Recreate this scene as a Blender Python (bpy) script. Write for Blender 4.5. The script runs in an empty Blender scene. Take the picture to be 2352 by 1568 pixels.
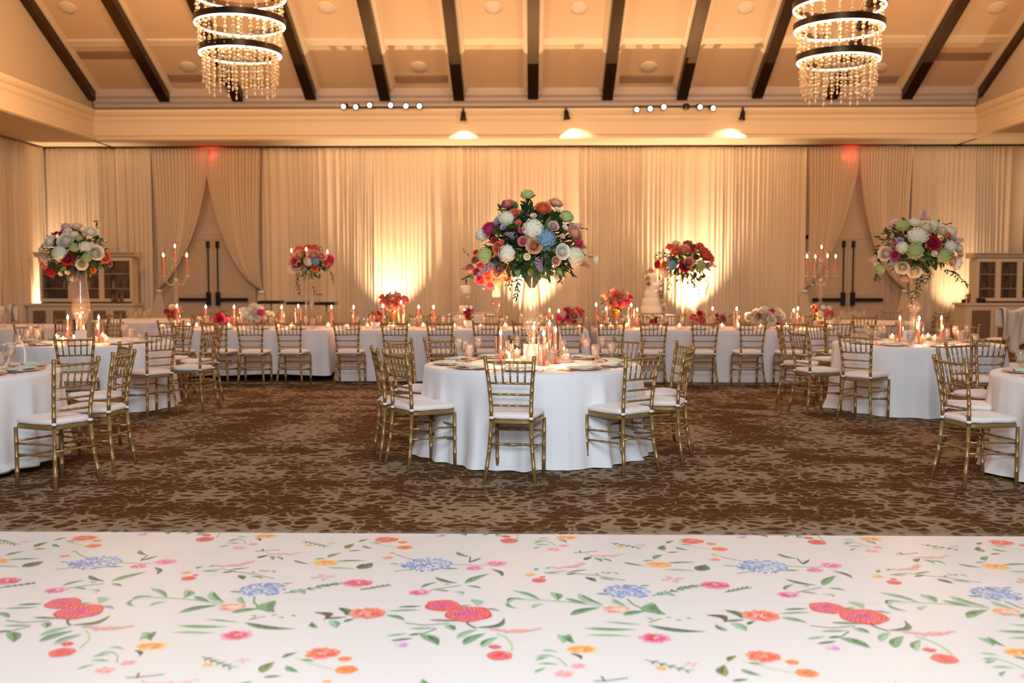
import bpy, math, random
from mathutils import Vector, Matrix, Euler
R0 = random.Random(7)
PI = math.pi
C = bpy.context.scene.collection
sc = bpy.context.scene
# ------------------------------------------------------------------ camera
FPX = 2352 * 35 / 36.0
CAM_Z = 1.475
cam_rot = Euler((math.radians(90 - 3.48), 0, math.radians(1.10)))
cd = bpy.data.cameras.new('camera'); cd.lens = 35; cd.sensor_width = 36; cd.clip_end = 100; cd.clip_start = .05
cd.dof.use_dof = True; cd.dof.focus_distance = 7.9; cd.dof.aperture_fstop = 1.7; cd.dof.aperture_blades = 0
cam = bpy.data.objects.new('camera', cd); C.objects.link(cam)
cam.location = (0, 0, CAM_Z); cam.rotation_euler = cam_rot
sc.camera = cam
# ------------------------------------------------------------------ world and exposure
sc.view_settings.view_transform = 'Standard'; sc.view_settings.look = 'None'
sc.view_settings.gamma = 1; sc.view_settings.exposure = 0.0; sc.view_settings.use_curve_mapping = False
w = bpy.data.worlds.new('world'); sc.world = w; w.use_nodes = True
w.node_tree.nodes['Background'].inputs[0].default_value = (1.0, .62, .36, 1)
w.node_tree.nodes['Background'].inputs[1].default_value = .09
sc.cycles.max_bounces = 7; sc.cycles.diffuse_bounces = 3; sc.cycles.glossy_bounces = 3
sc.cycles.transmission_bounces = 4; sc.cycles.transparent_max_bounces = 24
sc.cycles.caustics_reflective = False; sc.cycles.caustics_refractive = False
sc.cycles.sample_clamp_indirect = 4.0
WARM = (1.0, .57, .27); GLOW = (1.0, .66, .36)
def lamp(kind, loc, power, color=(1, 1, 1), size=.2, aim=None, angle=60, blend=.6, name='lamp_light'):
    d = bpy.data.lights.new(name, kind); d.energy = power; d.color = color
    o = bpy.data.objects.new(name, d); C.objects.link(o); o.location = loc
    if kind == 'AREA': d.shape = 'DISK'; d.size = size
    else: d.shadow_soft_size = size
    if kind == 'SPOT': d.spot_size = math.radians(angle); d.spot_blend = blend
    if aim is not None:
        o.rotation_euler = (Vector(aim) - Vector(loc)).to_track_quat('-Z', 'Y').to_euler()
    return o
# photographer's bounced flash, above and behind the camera
lamp('AREA', (.6, -2.2, 5.6), 880, (.78, .905, 1.0), 3.6, (0.2, 8.5, 0), name='bounced_flash')
lamp('AREA', (.05, -.25, 2.15), 120, (.84, .93, 1.0), .35, (0.1, 10, 1.2), name='direct_flash')
# warm light of the hall: added fills among accent lamps, candles and chandeliers
lamp('AREA', (0, 10.5, 9.2), 100, (1, .66, .40), 5.0, (0, 12.5, 0), name='hall_downlight')  # added warm fill from overhead, no fixture there
for sx in (-1, 1): lamp('SPOT', (sx * 9.2, 13.6, 3.1), 420, (1, .62, .34), .03, (sx * 3.2, 5.35, 0), 13, .5, name='accent_lamp')
lamp('AREA', (0, 15.6, 1.15), 230, WARM, 2.4, (0, 17.0, 8.2), name='head_table_candle_glow')
for sx in (-1, 1):
    lamp('POINT', (sx * 4.05 + .1, 13.7, 6.2), 210, WARM, .5, name='chandelier_glow')
    lamp('SPOT', (sx * 3.6 + .1, 13.7, 5.6), 1150, WARM, .5, (sx * 2.6, 20.2, 8.2), 100, 1.0, name='chandelier_uplight')  # added fill to brighten the ceiling, not a lamp of the chandelier
    lamp('POINT', (sx * 7.6, 18.0, 5.2), 310, WARM, .6, name='wall_glow')  # fill added for the drapes and side walls, hangs without a fixture

# ------------------------------------------------------------------ pixel helpers (pixels of the 2352 x 1568 photo)
RM = cam_rot.to_matrix()
def ray(px, py): return RM @ Vector(((px - 1176) / FPX, -(py - 784) / FPX, -1))
def P(px, py, Y):
    d = ray(px, py); t = Y / d.y
    return Vector((d.x * t, Y, CAM_Z + d.z * t))
def F(px, py, z=0.0):
    d = ray(px, py); t = (z - CAM_Z) / d.z
    return Vector((d.x * t, d.y * t, z))
def X(px, Y): return P(px, 784, Y).x
def PPM(Y): return FPX / Y
# ------------------------------------------------------------------ colours and materials
def s1(c):
    c /= 255.0
    return c / 12.92 if c <= .04045 else ((c + .055) / 1.055) ** 2.4
def S(r, g, b): return (s1(r), s1(g), s1(b))
MATS = {}
def mat(name, col=(.8, .8, .8), rough=.6, metal=0.0, em=None, es=0.0, sheen=0.0, spec=.5, bump=None, sss=0, alpha=1.0):
    if name in MATS: return MATS[name]
    m = bpy.data.materials.new(name); m.use_nodes = True; MATS[name] = m
    nt = m.node_tree; b = nt.nodes['Principled BSDF']
    b.inputs['Base Color'].default_value = (*col, 1); b.inputs['Roughness'].default_value = rough
    b.inputs['Metallic'].default_value = metal; b.inputs['Specular IOR Level'].default_value = spec
    if sheen: b.inputs['Sheen Weight'].default_value = sheen
    if em: b.inputs['Emission Color'].default_value = (*em, 1); b.inputs['Emission Strength'].default_value = es; m.cycles.emission_sampling = 'NONE'
    if alpha < 1: b.inputs['Alpha'].default_value = alpha
    if bump:
        sc_, st, di = bump
        n = nt.nodes.new('ShaderNodeTexNoise'); n.inputs['Scale'].default_value = sc_; n.inputs['Detail'].default_value = 3
        tc = nt.nodes.new('ShaderNodeTexCoord'); nt.links.new(tc.outputs['Object'], n.inputs['Vector'])
        bp = nt.nodes.new('ShaderNodeBump'); bp.inputs['Strength'].default_value = st; bp.inputs['Distance'].default_value = di
        nt.links.new(n.outputs[0], bp.inputs['Height']); nt.links.new(bp.outputs[0], b.inputs['Normal'])
    return m
def thin_glass(name, tint=(1, 1, 1), body=.0, bodycol=(1, 1, 1), refl=1.0, rough=.03, blend=.35):
    m = bpy.data.materials.new(name); m.use_nodes = True; nt = m.node_tree; nt.nodes.clear()
    out = nt.nodes.new('ShaderNodeOutputMaterial'); mx = nt.nodes.new('ShaderNodeMixShader'); tr = nt.nodes.new('ShaderNodeBsdfTransparent')
    gl = nt.nodes.new('ShaderNodeBsdfGlossy'); lw = nt.nodes.new('ShaderNodeLayerWeight')
    tr.inputs[0].default_value = (*tint, 1); gl.inputs['Roughness'].default_value = rough; gl.inputs[0].default_value = (refl, refl, refl, 1)
    lw.inputs[0].default_value = blend
    pw = nt.nodes.new('ShaderNodeMath'); pw.operation = 'POWER'; pw.inputs[1].default_value = 1.7; nt.links.new(lw.outputs['Facing'], pw.inputs[0])
    mr = nt.nodes.new('ShaderNodeMapRange'); mr.inputs[3].default_value = .035; mr.inputs[4].default_value = .6; nt.links.new(pw.outputs[0], mr.inputs[0]); nt.links.new(mr.outputs[0], mx.inputs[0])
    tm = nt.nodes.new('ShaderNodeMix'); tm.data_type = 'RGBA'; p2 = nt.nodes.new('ShaderNodeMath'); p2.operation = 'POWER'; p2.inputs[1].default_value = 1.7; nt.links.new(lw.outputs['Facing'], p2.inputs[0]); nt.links.new(p2.outputs[0], tm.inputs[0])
    tm.inputs[6].default_value = (*tint, 1); tm.inputs[7].default_value = (tint[0] * .62, tint[1] * .45, tint[2] * .32, 1); nt.links.new(tm.outputs[2], tr.inputs[0]); nt.links.new(tr.outputs[0], mx.inputs[1]); nt.links.new(gl.outputs[0], mx.inputs[2])
    last = mx
    if body:
        df = nt.nodes.new('ShaderNodeBsdfDiffuse'); df.inputs[0].default_value = (*bodycol, 1)
        m2 = nt.nodes.new('ShaderNodeMixShader'); m2.inputs[0].default_value = body
        nt.links.new(mx.outputs[0], m2.inputs[1]); nt.links.new(df.outputs[0], m2.inputs[2]); last = m2
    nt.links.new(last.outputs[0], out.inputs[0]); MATS[name] = m
    return m
gold = mat('gold_paint', S(160, 128, 80), .36, .5, bump=(60, .05, .002))
cushion_m = mat('cushion_fabric', S(238, 226, 222), .85, sheen=.3, bump=(35, .25, .004))
strap_m = mat('strap_fabric', S(240, 232, 228), .85)
cloth_m = mat('tablecloth_linen', S(232, 228, 230), .8, sheen=.25, bump=(240, .12, .002))
cloth_far = mat('head_tablecloth_linen', S(222, 212, 212), .85, sheen=.2, bump=(200, .1, .002))
black_m = mat('black_metal', S(22, 18, 16), .45, .3)
bronze = mat('dark_bronze', S(74, 52, 28), .38, .65)
cream_paint = mat('cream_paint', S(222, 198, 164), .6)
cream_trim = mat('cream_trim', S(236, 212, 176), .5)
cream_grey = mat('crown_paint', S(206, 184, 166), .6)
cab_m = mat('cabinet_paint', S(214, 196, 166), .55)
grille_m = mat('cabinet_grille', S(122, 98, 72), .7, bump=(120, .5, .004))
door_m = mat('door_paint', S(196, 172, 142), .55)
glass = thin_glass('clear_glass', (.99, .97, .95), blend=.30)
glass_v = thin_glass('vase_glass', (.98, .95, .92), body=.07, bodycol=(.95, .8, .66), blend=.35)
glass_g = thin_glass('goblet_glass', (.98, .95, .92), body=.10, bodycol=(.95, .82, .7), blend=.42)
water_m = thin_glass('water', (.97, .93, .9), body=.28, bodycol=(.95, .86, .78), blend=.4)
crystal = thin_glass('crystal', (.92, .86, .78), body=.55, bodycol=(1.0, .76, .48), blend=.62, rough=.12)
pane_m = thin_glass('cabinet_glass', (.85, .85, .85), blend=.25)
led = mat('led_strip', (1, 1, 1), .5, em=(1.0, .93, .74), es=7.0)
lens_m = mat('lamp_lens', (1, 1, 1), .4, em=(.88, 1.0, .90), es=3.0)
flame_m = mat('flame', (1, .8, .5), .5, em=(1.0, .70, .34), es=42.0)
wax_pink = mat('pink_wax', S(236, 128, 118), .5, em=(1, .35, .25), es=.05)
wax_white = mat('votive_wax', S(250, 225, 195), .5, em=(1.0, .62, .34), es=.9)
frost = thin_glass('frosted_votive_glass', (1, .85, .7), body=.35, bodycol=(1, .85, .7), blend=.3)
wick_m = mat('wick', (.02, .015, .01), .9)
plate_m = mat('porcelain', S(236, 222, 214), .25)
napkin_m = mat('sage_napkin', S(186, 206, 194), .85, sheen=.2, bump=(90, .2, .002))
flat_m = mat('gold_flatware', S(205, 150, 88), .25, .9)
card_m = mat('card_paper', S(250, 226, 212), .7)
vent_m = mat('vent_metal', S(150, 122, 100), .6)
disc_m = mat('speaker_grille', S(226, 204, 180), .7, bump=(300, .2, .002))
stem_m = mat('plant_stem', S(70, 86, 36), .7)
cake_m = mat('cake_icing', S(250, 240, 225), .6)
wood_m = mat('wood_board', S(150, 92, 50), .6)

def fabric(name, col, trans, see=0.0):
    m = bpy.data.materials.new(name); m.use_nodes = True; nt = m.node_tree; nt.nodes.clear()
    out = nt.nodes.new('ShaderNodeOutputMaterial'); d = nt.nodes.new('ShaderNodeBsdfDiffuse'); t = nt.nodes.new('ShaderNodeBsdfTranslucent')
    d.inputs[0].default_value = (*col, 1); t.inputs[0].default_value = (*col, 1)
    mx = nt.nodes.new('ShaderNodeMixShader'); mx.inputs[0].default_value = trans
    nt.links.new(d.outputs[0], mx.inputs[1]); nt.links.new(t.outputs[0], mx.inputs[2]); last = mx
    if see:
        tr = nt.nodes.new('ShaderNodeBsdfTransparent'); m2 = nt.nodes.new('ShaderNodeMixShader'); m2.inputs[0].default_value = see
        nt.links.new(mx.outputs[0], m2.inputs[1]); nt.links.new(tr.outputs[0], m2.inputs[2]); last = m2
    nt.links.new(last.outputs[0], out.inputs[0]); MATS[name] = m
    return m
drape_m = fabric('drape_fabric', S(236, 213, 184), .15)
sheer_m = fabric('sheer_fabric', S(244, 220, 188), .15, .07)
white_cover = fabric('cover_fabric', S(236, 222, 200), .1)

def carpet_material():
    m = bpy.data.materials.new('patterned_carpet'); m.use_nodes = True; nt = m.node_tree; b = nt.nodes['Principled BSDF']; L = nt.links.new
    N = lambda t: nt.nodes.new('ShaderNode' + t)
    b.inputs['Roughness'].default_value = .95; b.inputs['Specular IOR Level'].default_value = .1
    tc = N('TexCoord'); mp = N('Mapping'); sx = N('SeparateXYZ'); L(tc.outputs['Object'], sx.inputs[0]); pp = N('Math'); pp.operation = 'PINGPONG'; pp.inputs[1].default_value = 1.85
    of = N('Math'); of.operation = 'ADD'; of.inputs[1].default_value = .40; L(sx.outputs[0], of.inputs[0]); L(of.outputs[0], pp.inputs[0]); cx = N('CombineXYZ'); L(pp.outputs[0], cx.inputs[0]); L(sx.outputs[1], cx.inputs[1]); L(cx.outputs[0], mp.inputs[0])
    mp.inputs['Scale'].default_value = (1, 1.15, 1)
    ds = N('TexNoise'); ds.inputs['Scale'].default_value = 5; ds.inputs['Detail'].default_value = 3; L(mp.outputs[0], ds.inputs['Vector'])
    sub = N('VectorMath'); sub.operation = 'MULTIPLY_ADD'; L(ds.outputs['Color'], sub.inputs[0]); sub.inputs[1].default_value = (.16, .16, 0); L(mp.outputs[0], sub.inputs[2])
    vo = N('TexVoronoi'); vo.feature = 'DISTANCE_TO_EDGE'; vo.inputs['Scale'].default_value = 9; vo.inputs['Randomness'].default_value = 1; L(sub.outputs[0], vo.inputs['Vector'])
    big = N('TexNoise'); big.inputs['Scale'].default_value = 1.3; big.inputs['Detail'].default_value = 4; big.inputs['Roughness'].default_value = .6; L(mp.outputs[0], big.inputs['Vector'])
    st = N('Mapping'); st.inputs['Scale'].default_value = (7, 34, 1); L(cx.outputs[0], st.inputs[0])
    sn = N('TexNoise'); sn.inputs['Scale'].default_value = 1.6; sn.inputs['Detail'].default_value = 4; sn.inputs['Roughness'].default_value = .7; L(st.outputs[0], sn.inputs['Vector'])
    # threshold varies over the carpet: wide pale veins in some places, thin ones in others
    th = N('MapRange'); L(big.outputs[0], th.inputs[0]); th.inputs[1].default_value = .38; th.inputs[2].default_value = .62; th.inputs[3].default_value = -.04; th.inputs[4].default_value = .205
    ad = N('MapRange'); L(sn.outputs[0], ad.inputs[0]); ad.inputs[1].default_value = .35; ad.inputs[2].default_value = .7; ad.inputs[3].default_value = -.10; ad.inputs[4].default_value = .13
    sm = N('Math'); sm.operation = 'ADD'; L(th.outputs[0], sm.inputs[0]); L(ad.outputs[0], sm.inputs[1])
    df = N('Math'); df.operation = 'SUBTRACT'; L(sm.outputs[0], df.inputs[0]); L(vo.outputs['Distance'], df.inputs[1])
    r = N('MapRange'); L(df.outputs[0], r.inputs[0]); r.inputs[1].default_value = -.012; r.inputs[2].default_value = .012
    mx = N('Mix'); mx.data_type = 'RGBA'; L(r.outputs[0], mx.inputs[0])
    mx.inputs[6].default_value = (*S(88, 56, 26), 1); mx.inputs[7].default_value = (*S(156, 134, 110), 1)
    gr = N('TexNoise'); gr.inputs['Scale'].default_value = 260; L(tc.outputs['Object'], gr.inputs['Vector'])
    g2 = N('MapRange'); L(gr.outputs[0], g2.inputs[0]); g2.inputs[3].default_value = .55; g2.inputs[4].default_value = 1.4
    mu = N('VectorMath'); mu.operation = 'SCALE'; L(mx.outputs[2], mu.inputs[0]); L(g2.outputs[0], mu.inputs['Scale'])
    L(mu.outputs[0], b.inputs['Base Color'])
    MATS['carpet'] = m
    return m
carpet_m = carpet_material()

# ------------------------------------------------------------------ mesh builder
class MB:
    def __init__(self): self.v = []; self.f = []; self.mi = []; self.k = []
    def add(self, vs, fs, mi=0, ks=None):
        o = len(self.v); self.v += [tuple(p) for p in vs]; self.f += [tuple(i + o for i in q) for q in fs]
        self.mi += [mi] * len(fs); self.k += (ks if ks is not None else [1.0] * len(vs)); return self
    def box(self, x0, x1, y0, y1, z0, z1, mi=0, M=None):
        vs = [Vector((x, y, z)) for z in (z0, z1) for y in (y0, y1) for x in (x0, x1)]
        if M is not None: vs = [M @ q for q in vs]
        return self.add(vs, [(0, 2, 3, 1), (4, 5, 7, 6), (0, 1, 5, 4), (2, 6, 7, 3), (0, 4, 6, 2), (1, 3, 7, 5)], mi)
    def tube(self, path, rad, seg=8, mi=0, cap=True):
        path = [Vector(p) for p in path]; n = len(path)
        if not isinstance(rad, (list, tuple)): rad = [rad] * n
        vs = []; up = None
        for i, p in enumerate(path):
            t = (path[min(i + 1, n - 1)] - path[max(i - 1, 0)]).normalized()
            if up is None:
                up = Vector((0, 0, 1)) if abs(t.z) < .9 else Vector((0, 1, 0))
            a = t.cross(up).normalized(); bq = a.cross(t).normalized(); up = bq
            for j in range(seg):
                q = 2 * PI * j / seg
                vs.append(p + (a * math.cos(q) + bq * math.sin(q)) * rad[i])
        fs = [(i * seg + j, i * seg + (j + 1) % seg, (i + 1) * seg + (j + 1) % seg, (i + 1) * seg + j) for i in range(n - 1) for j in range(seg)]
        if cap: fs += [tuple(range(seg - 1, -1, -1)), tuple((n - 1) * seg + j for j in range(seg))]
        return self.add(vs, fs, mi)
    def lathe(self, prof, seg=24, c=(0, 0, 0), mi=0, close=True, wob=None):
        vs = []; c = Vector(c)
        for i, (r, z) in enumerate(prof):
            for j in range(seg):
                a = 2 * PI * j / seg; rr = r * (1 + (wob(a, z) if wob else 0))
                vs.append(c + Vector((rr * math.cos(a), rr * math.sin(a), z)))
        n = len(prof)
        fs = [(i * seg + j, i * seg + (j + 1) % seg, (i + 1) * seg + (j + 1) % seg, (i + 1) * seg + j) for i in range(n - 1) for j in range(seg)]
        if close:
            if prof[0][0] > 1e-5: fs.append(tuple(range(seg - 1, -1, -1)))
            if prof[-1][0] > 1e-5: fs.append(tuple((n - 1) * seg + j for j in range(seg)))
        return self.add(vs, fs, mi)
    def extr(self, prof, x0, x1, axis='x', mi=0):
        """profile of (a, z) points closed, run from x0 to x1 along an axis"""
        n = len(prof)
        mk = (lambda t, a, z: (t, a, z)) if axis == 'x' else (lambda t, a, z: (a, t, z))
        vs = [mk(x0, a, z) for a, z in prof] + [mk(x1, a, z) for a, z in prof]
        fs = [(i, (i + 1) % n, n + (i + 1) % n, n + i) for i in range(n)] + [tuple(range(n - 1, -1, -1)), tuple(range(n, 2 * n))]
        return self.add(vs, fs, mi)
    def mesh(self, name, mats, smooth=True, kattr=False):
        me = bpy.data.meshes.new(name); me.from_pydata(self.v, [], self.f)
        if not isinstance(mats, (list, tuple)): mats = [mats]
        for m in mats: me.materials.append(m)
        if len(mats) > 1: me.polygons.foreach_set('material_index', self.mi)
        me.polygons.foreach_set('use_smooth', [smooth] * len(me.polygons))
        if kattr:
            a = me.attributes.new('k', 'FLOAT', 'POINT'); a.data.foreach_set('value', self.k)
        me.update(); return me
    def obj(self, name, mats, parent=None, smooth=True, loc=None, auto=None):
        me = self.mesh(name, mats, smooth)
        if auto: me.set_sharp_from_angle(angle=math.radians(auto))
        return link(name, me, parent, loc)
def link(name, me, parent=None, loc=None):
    o = bpy.data.objects.new(name, me); C.objects.link(o)
    if parent is not None: o.parent = parent
    if loc is not None: o.location = loc
    return o
def tag(o, label, cat=None, group=None, kind=None):
    o['label'] = label
    if cat: o['category'] = cat
    if group: o['group'] = group
    if kind: o['kind'] = kind
    return o
def thing(name, label, cat, loc=(0, 0, 0), rz=0, group=None):
    o = bpy.data.objects.new(name, None); C.objects.link(o); o.empty_display_size = .1
    o.location = loc; o.rotation_euler = (0, 0, rz)
    return tag(o, label, cat, group)
def kids(o): return KIDS.get(o.name) or [c for c in o.children]
KIDS = {}
def dup(root, loc, rz=0, label=None, group=None, scale=None):
    """copy a thing with its parts and their sub-parts"""
    r = root.copy(); C.objects.link(r); r.location = loc; r.rotation_euler = (0, 0, rz)
    if label: r['label'] = label
    if group: r['group'] = group
    if scale: r.scale = (scale,) * 3 if not isinstance(scale, (tuple, list)) else scale
    for ch in kids(root):
        c = ch.copy(); C.objects.link(c); c.parent = r
        for g in ch.children:
            d = g.copy(); C.objects.link(d); d.parent = c
    return r
def drop(root):
    for ch in list(root.children):
        for g in list(ch.children): bpy.data.objects.remove(g)
        bpy.data.objects.remove(ch)
    bpy.data.objects.remove(root)
class Proto:
    """first use places the built thing itself, later uses place copies"""
    def __init__(self, root): self.root = root; self.used = False
    def put(self, loc, rz, label, group=None, scale=None):
        if not self.used:
            self.used = True; o = self.root; o.location = loc; o.rotation_euler = (0, 0, rz); o['label'] = label
            if group: o['group'] = group
            if scale: o.scale = (scale,) * 3 if not isinstance(scale, (tuple, list)) else scale
            return o
        o = dup(self.root, loc, rz, label, group, scale)
        if not scale: o.scale = (1, 1, 1)
        return o
def struct(name, mb, mats, label, smooth=False, auto=None, parent=None):
    o = mb.obj(name, mats, parent, smooth, auto=auto)
    if parent is None: o['kind'] = 'structure'; o['label'] = label
    return o
# ================================================================== ROOM
YB = 24.0                      # drape plane; wall just behind
struct('floor', MB().add([(-13, -3, 0), (13, -3, 0), (13, 25, 0), (-13, 25, 0)], [(0, 1, 2, 3)]), carpet_m, 'brown and tan mottled patterned carpet')
struct('wall_back', MB().box(-12, 12, 24.35, 24.5, 0, 6.4), mat('wall_paint', S(205, 178, 145), .7), 'tan wall behind the long drapes')
for s, nm in ((-1, 'left'), (1, 'right')):
    x0, x1 = sorted((s * 11.95, s * 12.1))
    struct('wall_' + nm, MB().box(x0, x1, 5, 24.35, 0, 5.0), MATS['wall_paint'], f'{nm} side wall behind cream drapes')
    x0, x1 = sorted((s * 10.6, s * 10.72))
    struct('wall_gable_' + nm, MB().add([(s * 10.62, 24.3, 5.3), (s * 10.62, 8, 5.3), (s * 10.62, 8, 10.4), (s * 10.62, 14.6, 10.9), (s * 10.62, 24.3, 6.0)], [(0, 1, 2, 3, 4)]), cream_paint, f'{nm} gable wall above the side bulkhead')
# soffit: profile (depth, z): stepped moulding face
def soff(yf):
    return [(yf + 1.6, 4.69), (yf + .10, 4.69), (yf - .06, 4.69), (yf - .10, 4.72), (yf - .10, 4.78), (yf - .04, 4.81), (yf + .02, 4.83), (yf + .02, 5.12), (yf + .0, 5.14), (yf - .02, 5.18), (yf - .02, 5.25), (yf - .07, 5.29), (yf - .10, 5.34), (yf - .10, 5.40), (yf + 1.6, 5.40)]
struct('trim_1', MB().extr([(a if a < 24.3 else 24.3, z) for a, z in soff(23.05)], -10.12, 10.12, 'x'), cream_paint, 'cream bulkhead running across the back wall', auto=20)
for s, nm, i in ((-1, 'left', 2), (1, 'right', 3)):
    pr = [(s * (min(a, 24.65) - 23.05 + 10.10), z) for a, z in soff(23.05)]
    pr = [(s * min(abs(a), 11.95), z) for a, z in pr]
    struct(f'trim_{i}', MB().extr(pr, 3.5, 24.35, 'y'), cream_paint, f'cream bulkhead along the {nm} side of the hall', auto=20)
# ceiling slope
CS = .478
def zc(y): return 5.98 + (24.2 - y) * CS
def zb(y): return 5.70 + (24.1 - y) * CS
def ceil_pt(px, py, off=0.0):
    d = ray(px, py)  # z = CAM_Z + d.z t ; y = d.y t ; plane z = 5.98 + (24.2 - y) CS + off
    t = (5.98 + 24.2 * CS + off - CAM_Z) / (d.z + CS * d.y)
    return Vector((0, 0, CAM_Z)) + d * t
YR = 14.6
cm = mat('ceiling_panel', S(224, 190, 150), .75, bump=(80, .08, .004))
struct('ceiling', MB().add([(-10.7, 24.3, zc(24.3)), (10.7, 24.3, zc(24.3)), (10.7, YR, zc(YR)), (-10.7, YR, zc(YR)),
                            (-10.7, 24.3, zc(24.3) + .1), (10.7, 24.3, zc(24.3) + .1), (10.7, YR, zc(YR) + .1), (-10.7, YR, zc(YR) + .1)],
                           [(0, 1, 2, 3), (7, 6, 5, 4), (0, 4, 5, 1), (2, 6, 7, 3), (1, 5, 6, 2), (3, 7, 4, 0)]), cm, 'sloping tan panelled ceiling rising from the back wall')
struct('trim_4', MB().extr([(24.32, 5.41), (24.22, 5.41), (24.20, 5.44), (24.20, 5.62), (24.14, 5.66), (24.14, 5.72), (24.08, 5.78), (24.08, 5.84), (24.02, 5.90), (24.02, 6.10), (24.32, 6.10)], -10.55, 10.55, 'x'), cream_grey, 'stepped crown moulding under the sloping ceiling', auto=20)
struct('trim_5', MB().extr([(23.0, 5.405), (23.0, 5.425), (24.2, 5.425), (24.2, 5.405)], -10.1, 10.1, 'x'), black_m, 'dark shadow ledge on top of the back bulkhead')  # black sheet stands for the shadow along the bulkhead top
def slope_bar(mb, x0, x1, off0, off1, ya=24.05, yb=YR + .1, mi=0):
    z = lambda y, o: zc(y) + o
    vs = [(x0, ya, z(ya, off0)), (x1, ya, z(ya, off0)), (x1, yb, z(yb, off0)), (x0, yb, z(yb, off0)),
          (x0, ya, z(ya, off1)), (x1, ya, z(ya, off1)), (x1, yb, z(yb, off1)), (x0, yb, z(yb, off1))]
    return mb.add(vs, [(0, 3, 2, 1), (4, 5, 6, 7), (0, 1, 5, 4), (2, 3, 7, 6), (1, 2, 6, 5), (3, 0, 4, 7)], mi)
BX = [.04 + i * 1.768 for i in range(-6, 7)]
ti = 6
word = ['sixth from centre, left side', 'fifth from centre, left side', 'fourth from centre, left side', 'third from centre, left side', 'second from centre, left side', 'first left of centre',
        'at the middle of the ceiling', 'first right of centre', 'second from centre, right side', 'third from centre, right side', 'fourth from centre, right side', 'fifth from centre, right side', 'sixth from centre, right side']
for i, x in enumerate(BX):
    big = i in (3, 6, 9, 0, 12)
    mb = MB(); slope_bar(mb, x - .125, x + .125, -.30, -.002, 23.98 if big else 24.03)
    struct(f'trim_{ti}', mb, bronze, f'dark sloping roof beam, {word[i]}'); ti += 1
for i, x in enumerate(BX):
    for s in (-1, 1):
        if (i == 0 and s < 0) or (i == 12 and s > 0): continue
        mb = MB(); slope_bar(mb, *sorted((x + s * .127, x + s * .215)), -.06, -.001); slope_bar(mb, *sorted((x + s * .127, x + s * .165)), -.10, -.061)
        struct(f'trim_{ti}', mb, cream_trim, f'cream moulding on the {"left" if s < 0 else "right"} of the beam {word[i]}'); ti += 1
yb0 = ceil_pt(1130, 92).y
for i in range(12):
    xa, xb = BX[i] + .22, BX[i + 1] - .22
    mb = MB()
    vs = [(x, y, zc(y) - o) for o in (.045, .001) for y in (yb0 - .09, yb0 + .09) for x in (xa, xb)]
    mb.add(vs, [(0, 1, 3, 2), (4, 6, 7, 5), (0, 4, 5, 1), (2, 3, 7, 6), (0, 2, 6, 4), (1, 5, 7, 3)])
    struct(f'trim_{ti}', mb, cream_trim, f'cross moulding on ceiling panel {i + 1} of twelve from the left'); ti += 1
slope_q = Vector((0, CS, 1)).to_track_quat('Z', 'Y')   # not used for things below; panels tilt about x
TILT = -math.atan(CS)
def on_ceiling(name, px, py, build, label, cat, group):
    p = ceil_pt(px, py, -.001)
    o = thing(name, label, cat, p, 0, group); build(o); o.rotation_euler = (TILT, 0, 0); return o
def speaker_build(o):
    MB().lathe([(0, -.03), (.15, -.028), (.165, -.018)], 28).obj('grille', disc_m, o)
    MB().lathe([(.165, -.03), (.19, -.028), (.20, -.012), (.20, 0), (.165, 0)], 28, close=False).obj('rim', cream_trim, o)
sp_names = [((155, 17), 'above the far left vent'), ((432, 153), 'beside the left chandelier'), ((750, 17), 'upper row, right of the left chandelier'), ((1133, 17), 'upper row, just left of the middle beam'),
            ((1330, 18), 'upper row, just right of the middle beam'), ((962, 153), 'lower row, above the vent left of centre'), ((1490, 153), 'lower row, above the vent right of centre'), ((1713, 17), 'upper row, left of the right chandelier'),
            ((2018, 157), 'beside the right chandelier'), ((2290, 17), 'upper row, far right panel')]
for (px, py), d in sp_names:
    on_ceiling('ceiling_speaker', px, py, speaker_build, 'round cream ceiling speaker, ' + d, 'ceiling speaker', 'round speakers on the sloping ceiling')
def vent_build(o):
    MB().box(-.62, .62, -.13, .13, -.012, 0).obj('frame', vent_m, o, False)
    mb = MB()
    for k in range(7): mb.box(-.59, .59, -.108 + k * .036 - .008, -.108 + k * .036 + .008, -.03, -.0125)
    mb.obj('grille', mat('vent_slat', S(168, 134, 108), .6), o, False)
for (px, py), d in [((243, 126), 'in the far left panel'), ((448, 179), 'behind the left chandelier'), ((968, 181), 'in the panel left of centre'), ((1485, 181), 'in the panel right of centre'), ((2000, 182), 'behind the right chandelier'), ((2210, 129), 'in the far right panel')]:
    on_ceiling('ceiling_vent', px, py, vent_build, 'long slotted ceiling vent ' + d, 'vent', 'slotted vents on the sloping ceiling')
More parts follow.
